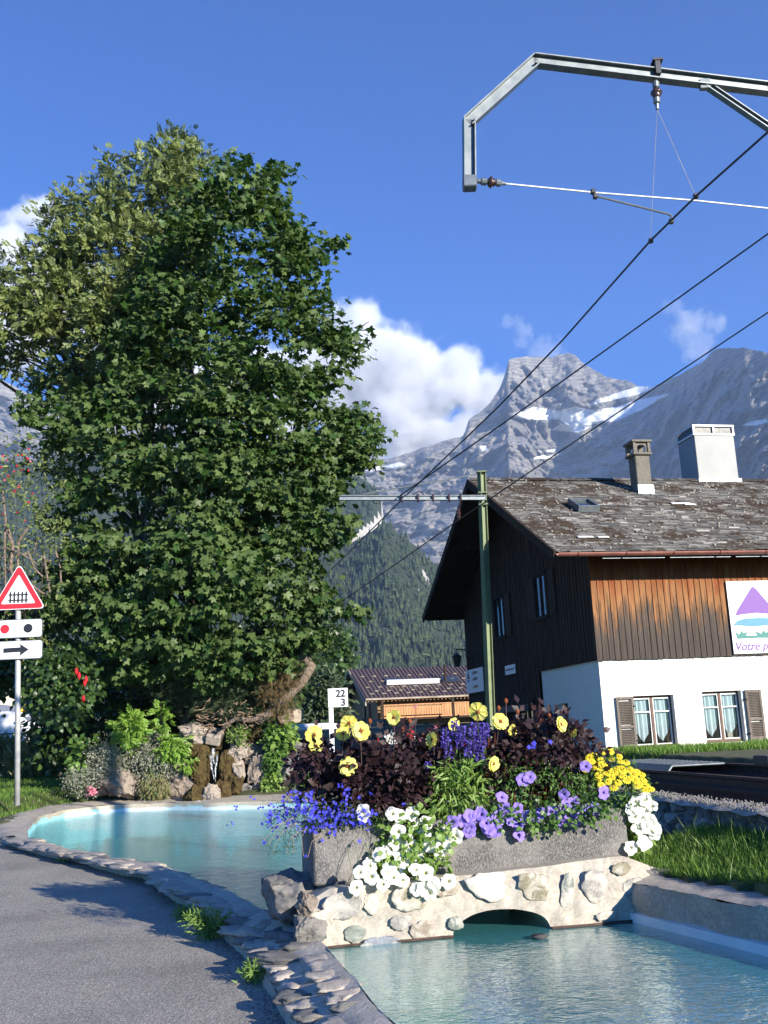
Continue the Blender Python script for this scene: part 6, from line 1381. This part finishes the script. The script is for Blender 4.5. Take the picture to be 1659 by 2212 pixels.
for i, (nm, lab, poly, n, fls) in enumerate(DP):
    Y0 = 8.5+.13*i; pr = plant(nm, lab, 'flowering plant', rootp(at(np.mean([p[0] for p in poly]), 1750, Y0), .35))
    C, _ = foliage(pr, poly, n, 7, Y0, .30, T_DAH, .165, M['dark_dahlia'], .045, .45, .55)
    foliage(pr, poly, int(n*.9), 8, Y0, .26, T_BROAD, .075, M['dark_dahlia'], .05, .3, .5, 'foliage')
    tops = []
    for zx_, zy_, sc, fd in fls:
        x_, y_ = (z2 if i < 2 else z3)(zx_, zy_); p = at(x_, y_, Y0-.38 if fd[1] < 0 else Y0-.22); put('flower', DAH, pr, p, fd, .080*sc); tops.append(p-Vector(fd).normalized()*.01)
    m = MB()
    for zx_, zy_ in (((760, 150), (820, 280), (1035, 150), (985, 210), (750, 235)) if i == 0 else ((1700, 10), (1650, 60), (1130, 250)) if i == 1 else ((455, 90), (410, 120), (725, 250), (630, 170), (640, 260), (280, 68))):
        p = at(*(z2 if i < 2 else z3)(zx_, zy_), Y0); m.lathe(p, [(0, -.02), (.014, -.01), (.018, .008), (.008, .024), (0, .028)], 8); tops.append(p)
    m.build('bud', M['centre'], pr, True)
    stems(pr, tops, lambda t_: rootp(t_, .3), .0042, 'stem')
# --- salvia spikes
sv = plant('salvia', 'upright deep blue salvia spikes over pale green leaves in the middle of the trough', 'flowering plant', rootp(at(985, 1750, 8.5)))
SP = [(1285, 195, 330), (1320, 230, 420), (1345, 140, 250), (1400, 180, 300), (1440, 280, 400), (1465, 200, 330), (1508, 160, 380), (1548, 190, 350), (1205, 320, 410), (1250, 375, 520), (1160, 430, 490), (1350, 410, 530), (1420, 400, 500), (1490, 290, 440), (1300, 280, 400), (1375, 230, 340), (1525, 240, 420), (1560, 160, 260), (1270, 240, 330), (1480, 160, 260)]
tops = []
for x_, y0_, y1_ in SP:
    dy = random.uniform(-.12, .1); a = at(*z2(x_, y0_), 8.34+dy); b_ = at(*z2(x_+random.uniform(-12, 12), y1_), 8.34+dy); n = 90; t = RNG.random(n); P = np.array(a)[None]*(1-t[:, None])+np.array(b_)[None]*t[:, None]; ang = RNG.uniform(0, 2*PI, n)
    out = np.stack([np.cos(ang), np.sin(ang), np.zeros(n)], 1); P = P+out*(.006+.012*np.sqrt(t))[:, None]; scatter('flower_spike', T_BROAD[0], T_BROAD[1], P, frames(out+np.array([0, 0, .35]), rnd(n)), RNG.uniform(.014, .024, n), M['p_salvia'], sv); tops.append(a)
stems(sv, tops, lambda t_: rootp(t_, .25), .003, 'green_stem')
foliage(sv, [(935, 1660), (990, 1640), (1045, 1650), (1042, 1700), (1030, 1740), (1000, 1765), (965, 1770), (940, 1730), (928, 1690)], 60, 14, 8.36, .12, T_NARROW, .085, M['lime'], .04, .5, .6)
# --- dark green filler with red stems, between salvia and daisies
fi = plant('gaura_plant', 'thin red-stemmed greenery with a few pink flowers between the salvia and the yellow daisies', 'flowering plant', rootp(at(1130, 1750, 8.8)))
foliage(fi, [(1035, 1680), (1100, 1650), (1200, 1660), (1280, 1690), (1300, 1750), (1200, 1765), (1100, 1765), (1040, 1760)], 90, 16, 8.48, .14, T_LEAF, .04, M['green'], .045, .2, .5)
tops = [at(x_, y_, 8.5+random.uniform(-.1, .15)) for x_, y_ in [(random.uniform(1040, 1220), random.uniform(1560, 1680)) for _ in range(46)]]; stems(fi, tops, lambda t_: rootp(t_, .25), .0028, 'centre')
for zx_, zy_ in ((365, 240), (375, 262), (455, 230), (350, 262)): p = at(*z3(zx_, zy_), 8.35); put('flower', LOB, fi, p, face(), .03).data = LOB
ga = plant('red_flowers', 'red, pink and white small flowers standing behind the dark leaves left of the salvia', 'flowering plant', rootp(at(900, 1750, 8.95)))
m = MB(); tops = []
RF = [(1045, 215, 'p_red', 22, 35), (1040, 250, 'p_red', 26, 40), (1405, 300, 'p_red', 26, 30), (1390, 325, 'p_red', 16, 24), (900, 255, 'p_white', 50, 34), (925, 290, 'p_white', 34, 22), (880, 285, 'p_white', 20, 26), (1075, 268, 'p_white', 26, 24), (1120, 275, 'p_pink', 24, 22), (1145, 280, 'p_white', 22, 22), (1215, 190, 'p_pink', 16, 24), (775, 425, 'p_white', 34, 30), (1075, 45, 'p_pink', 26, 18), (910, 415, 'p_red', 20, 18), (820, 275, 'p_red', 14, 18), (1305, 370, 'p_white', 30, 18), (350+0, 0, 'p_red', 0, 0)]
for x_, y_, c, w, h in RF:
    if not w: continue
    p = at(*z2(x_, y_), 8.4); tops.append(p); n = 12; sc = .3125*8.4/FPX; P = np.array(p)[None]+rnd(n)*np.array([w*sc*.28, .01, h*sc*.28]); scatter('flower', T_BROAD[0], T_BROAD[1], P, frames(rnd(n)+np.array([0, -.3, .2]), rnd(n)+np.array([0, -1, 0])), RNG.uniform(.8, 1.2, n)*w*sc*.5, M[c], ga)
stems(ga, tops, lambda t_: rootp(t_, .4), .0025, 'stem')
# --- lobelia
lo = plant('lobelia', 'small vivid blue lobelia spilling over the left end of the trough', 'flowering plant', rootp(at(700, 1790, 8.4), .15))
pts_ = []; random.seed(3)
for (cx_, cy_, rx2, ry2, n) in ((270, 700, 130, 80, 34), (450, 810, 330, 75, 30), (720, 810, 170, 60, 20), (450, 890, 170, 40, 12)):
    for _ in range(n): a = random.uniform(0, 2*PI); r_ = math.sqrt(random.random()); pts_.append((cx_+rx2*r_*math.cos(a), cy_+ry2*r_*math.sin(a)))
pts_ = pts_[:90]+[(25, 980), (320, 1075), (690, 970), (690, 668), (430, 965), (120, 940)]
tops = []
for zx_, zy_ in pts_:
    x_, y_ = z2(zx_, zy_); Y_ = Yf(x_)-random.uniform(.0, .2) if x_ > 650 else 8.1+random.uniform(-.1, .2); p = at(x_, y_, Y_); put('flower', LOB, lo, p, face(.5), random.uniform(.018, .025), random.uniform(-.6, .6)); tops.append(p)
extra = [at(*z2(random.gauss(380, 190), random.gauss(790, 70)), 8.05+random.uniform(-.1, .15)) for _ in range(150)]
n = len(extra); P = np.array(extra); P = P[P[:, 2] > .8*0]; n = len(P)*3; P = np.repeat(P, 3, 0)+rnd(n)*.012
o = scatter('small_blossom', np.array(LOB.vertices[0].co)[None].repeat(1, 0) if 0 else np.array([v.co[:] for v in LOB.vertices]), np.array([list(p.vertices) for p in LOB.polygons]), P, frames(norm(rnd(n)*.4+np.array([0, 0, 1.])), norm(np.array([0, -1, .2])+rnd(n)*.4)), RNG.uniform(.012, .02, n), M['p_blue'], lo); o['kind'] = 'stuff'
foliage(lo, [z2(*p) for p in [(80, 780), (180, 650), (350, 640), (700, 750), (900, 780), (880, 860), (650, 880), (450, 930), (250, 900), (120, 850)]], 80, 14, 8.1, .12, T_NARROW, .035, M['hedge'], .035, .3)
m = MB()
for x0, y0, x1, y1 in ((250, 800, 60, 1000), (260, 850, 100, 960), (300, 900, 180, 1060), (320, 880, 300, 1080), (430, 930, 330, 1090), (250, 860, 90, 1040), (400, 900, 390, 1010), (240, 820, 30, 970), (280, 880, 230, 1060)):
    a = at(*z2(x0, y0), 8.0); b_ = at(*z2(x1, y1), 7.95); m.tube([a, a.lerp(b_, .5)+Vector((-.02, -.03, .035)), b_], .0022, 4)
m.build('trailing_stem', M['twig'], lo)
foliage(lo, [z2(*p) for p in [(30, 950), (150, 900), (260, 930), (240, 1040), (110, 1050), (60, 1010)]], 26, 7, 7.97, .05, T_NARROW, .026, M['hedge'], .03, .6, name='foliage')
# --- white petunias, middle
def petunias(nm, lab, pts_, me, zf, yoff, size, fpoly, fn, mat='lime', extra_leaf=.05, fY=None):
    pr = plant(nm, lab, 'flowering plant', rootp(at(*zf(*pts_[0]), 8.4), .15)); tops = []
    zz_ = 1 if pts_[0][0] > 900 else 0
    for zx_, zy_ in list(pts_)+[(a+random.uniform(-60, 60)*(.35 if zf is z3 else 1 if zf is z2 else .3), b+random.uniform(-45, 45)*(.35 if zf is z3 else 1 if zf is z2 else .25)) for a, b in random.sample(list(pts_), len(pts_)//3)]:
        x_, y_ = zf(zx_, zy_); p = at(x_, y_, Yf(x_)-yoff*random.uniform(.7, 1.2)); p = at(x_, y_, Yf(x_)-.30) if (p.z < P0.z+.09 and yoff > 0) else p; put('flower', me, pr, p, face(.55), size*random.uniform(.88, 1.08)); tops.append(p+Vector((0, .03, 0)))
    X0 = np.mean([p[0] for p in fpoly]); foliage(pr, fpoly, fn, 10, (fY or Yf(X0)-.05), .07, T_BROAD, extra_leaf, M[mat], .035, .3, .4)
    stems(pr, tops, lambda t_: rootp(t_, .12), .0022, 'green_stem', bend=.05); return pr
WP = [(712, 775), (957, 797), (1050, 785), (1108, 870), (957, 912), (1016, 966), (1150, 960), (1265, 930), (1355, 940), (825, 1065), (915, 1030), (970, 1090), (1170, 1010), (1240, 1055), (1090, 1065), (760, 1150), (895, 1165), (948, 1170), (1078, 1170), (770, 1225), (850, 1275), (925, 1225), (1145, 1195), (668, 1298), (990, 1250), (1085, 1308), (1205, 1270), (1305, 1255), (1172, 1335), (690, 1190), (1290, 975), (1040, 1010), (935, 985), (1265, 1000)]
petunias('petunia', 'white petunias cascading down the middle-left front of the trough onto the wall', WP, PET_W, z2, .12, .060, [z2(*p) for p in [(900, 760), (1080, 740), (1230, 800), (1300, 900), (1290, 1080), (1300, 1200), (1220, 1290), (1050, 1240), (900, 1250), (760, 1300), (680, 1240), (740, 1120), (820, 980), (860, 860)]], 75)
VP = [z3(*p) for p in [(15, 640), (18, 700), (80, 630), (115, 700), (130, 715), (185, 648), (205, 590), (238, 625), (245, 660), (290, 680), (290, 740), (335, 645), (407, 625), (474, 615), (518, 668), (540, 590), (580, 570), (568, 632), (635, 635), (665, 610), (710, 600), (655, 365), (310, 440), (345, 425), (757, 512), (195, 535), (535, 520), (625, 645)]] + [z2(*p) for p in [(1330, 845), (1393, 835), (1450, 800), (1452, 880), (1520, 785), (1565, 850), (1585, 895), (1640, 810)]]
petunias('petunia', 'violet petunias in a row along the top front edge of the trough', VP, PET_P, lambda x, y: (x, y), .08, .053, [(960, 1745), (1050, 1735), (1150, 1745), (1290, 1730), (1340, 1745), (1300, 1775), (1200, 1790), (1100, 1795), (1000, 1790)], 55, 'green', .042)
RP = [(940, 590), (1020, 583), (925, 640), (960, 655), (950, 705), (1015, 665), (1035, 735), (990, 780), (905, 815), (980, 545), (985, 610), (930, 565), (1000, 700), (1040, 700), (975, 690), (910, 600)]
petunias('petunia', 'white petunias hanging over the right end of the trough above the lawn', RP, PET_W, z3, .05, .060, [z3(*p) for p in [(880, 560), (960, 540), (1010, 600), (1020, 720), (980, 800), (910, 800), (895, 700)]], 34, 'lime', .045, 8.66)
# --- yellow daisies
DD = [(650, 385), (715, 350), (740, 330), (800, 325), (850, 340), (880, 345), (735, 375), (790, 385), (830, 375), (900, 385), (940, 395), (965, 410), (800, 425), (860, 420), (880, 445), (905, 430), (930, 440), (975, 440), (990, 475), (1010, 490), (745, 470), (810, 485), (780, 450), (725, 435), (835, 455), (940, 470), (700, 300), (750, 285), (790, 280), (680, 320), (820, 400), (770, 405), (960, 465), (985, 500), (730, 415), (850, 375), (700, 370), (760, 355), (920, 410), (860, 390), (660, 345), (840, 312), (690, 340)]
yd = plant('daisy_bush', 'mound of yellow daisies at the right end of the trough', 'flowering plant', rootp(at(1330, 1740, 8.8))); tops = []
for zx_, zy_ in DD:
    x_, y_ = z3(zx_, zy_); p = at(x_, y_, 8.42+(1700-y_)*.0022); put('flower', DAI, yd, p, face(.35, (.1, -.75, .75)), .037*random.uniform(.85, 1.1)); tops.append(p)
stems(yd, tops, lambda t_: rootp(t_, .3), .002, 'green_stem')
foliage(yd, [z3(*p) for p in [(650, 420), (700, 330), (820, 320), (960, 400), (1000, 500), (960, 590), (860, 610), (720, 600), (650, 540)]], 90, 16, 8.62, .16, T_LEAF, .035, M['green'], .04, .1)

# ================================================================ CLOUDS AND AIR
def cloudmat(name, balls, dens, amp, nscale, R0):
    m = bpy.data.materials.new(name); m.use_nodes = True; t = m.node_tree; t.nodes.remove(t.nodes['Principled BSDF']); v = t.nodes.new('ShaderNodeTexCoord').outputs['Object']
    acc = None
    for (c, r) in balls:
        d = t.nodes.new('ShaderNodeVectorMath'); d.operation = 'DISTANCE'; t.links.new(v, d.inputs[0]); d.inputs[1].default_value = c
        x = math_(t, 'SUBTRACT', 1.0, math_(t, 'DIVIDE', d.outputs['Value'], r)); x = math_(t, 'MULTIPLY', x, r/R0)
        acc = x if acc is None else math_(t, 'SMOOTH_MAX', acc, x, .12) if False else (math_(t, 'MAXIMUM', acc, x))
    n = noise(t, v, nscale, 7, .6); f = math_(t, 'ADD', acc, math_(t, 'MULTIPLY', math_(t, 'SUBTRACT', n, .56), amp))
    dn_ = ramp(t, f, [(.0, (0, 0, 0)), (.08, (.12, .12, .12)), (.26, (1, 1, 1))])
    vs = t.nodes.new('ShaderNodeVolumePrincipled'); vs.inputs['Color'].default_value = (.985, .985, .99, 1); vs.inputs['Anisotropy'].default_value = -.25
    t.links.new(math_(t, 'MULTIPLY', dn_, dens), vs.inputs['Density']); t.links.new(vs.outputs[0], t.nodes['Material Output'].inputs['Volume']); return m
def cloud(name, label, blobs, Y, dens, amp, nscale, squash=.8):
    """blobs: photo x, y, radius in photo pixels"""
    balls = [(at(x, y, Y+dy)[:], px(r, Y)) for x, y, r, dy in blobs]; R0 = max(b[1] for b in balls)
    lo = np.min([np.array(c)-r*1.35 for c, r in balls], 0); hi = np.max([np.array(c)+r*1.35 for c, r in balls], 0); o_ = Vector((lo+hi)/2)
    m = MB(); m.box((0, 0, 0), tuple(hi-lo)); o = m.build(name, cloudmat(name, [((Vector(c)-o_)[:], r) for c, r in balls], dens, amp, nscale, R0)); o.location = o_; return tag(o, label, 'cloud', kind='stuff')
CY = 5600
cloud('cloud', 'big bright white cumulus hiding the ridge between the tree and the peak', [(820, 800, 135, 0), (900, 840, 130, 0), (755, 725, 92, 0), (780, 700, 70, 0), (985, 820, 100, 0), (1045, 830, 75, 0), (1060, 860, 70, 50), (860, 920, 110, 0), (700, 820, 120, 0), (940, 940, 80, 0), (880, 970, 70, 0), (1000, 920, 60, 0), (800, 980, 70, 0), (1085, 830, 45, 0), (600, 850, 130, 100), (450, 880, 130, 100), (300, 860, 130, 100)], CY, .026, 1.35, .0045)
cloud('cloud', 'white cloud rising behind the ash tree at the left edge', [(90, 470, 70, 0), (10, 540, 90, 0), (-90, 560, 100, 0), (120, 620, 120, 50), (0, 700, 130, 50), (250, 700, 120, 50)], CY+200, .02, 1.5, .0045)
cloud('cloud', 'small thin cloud above the right-hand peak', [(1485, 700, 55, 0), (1510, 740, 50, 0), (1450, 665, 32, 0), (1540, 700, 35, 0)], CY, .0032, 2.6, .010)
cloud('cloud', 'wisp of cloud trailing up from the central peak', [(1180, 765, 45, 0), (1130, 720, 38, 0), (1100, 695, 28, 0), (1215, 780, 30, 0)], CY, .003, 2.6, .010)
m = MB(); lo, hi = (-3200, -40, -3), (3200, 5000, 2050); m.box([(a+b)/2 for a, b in zip(lo, hi)], [b-a for a, b in zip(lo, hi)])
hm = bpy.data.materials.new('haze'); hm.use_nodes = True; t = hm.node_tree; t.nodes.remove(t.nodes['Principled BSDF']); v = t.nodes.new('ShaderNodeVolumePrincipled'); v.inputs['Color'].default_value = (.5, .67, 1.0, 1); v.inputs['Density'].default_value = .78e-4; v.inputs['Anisotropy'].default_value = 0
t.links.new(v.outputs[0], t.nodes['Material Output'].inputs['Volume'])
tag(m.build('haze', hm), 'thin blue air between the village and the mountains', 'haze', kind='stuff')
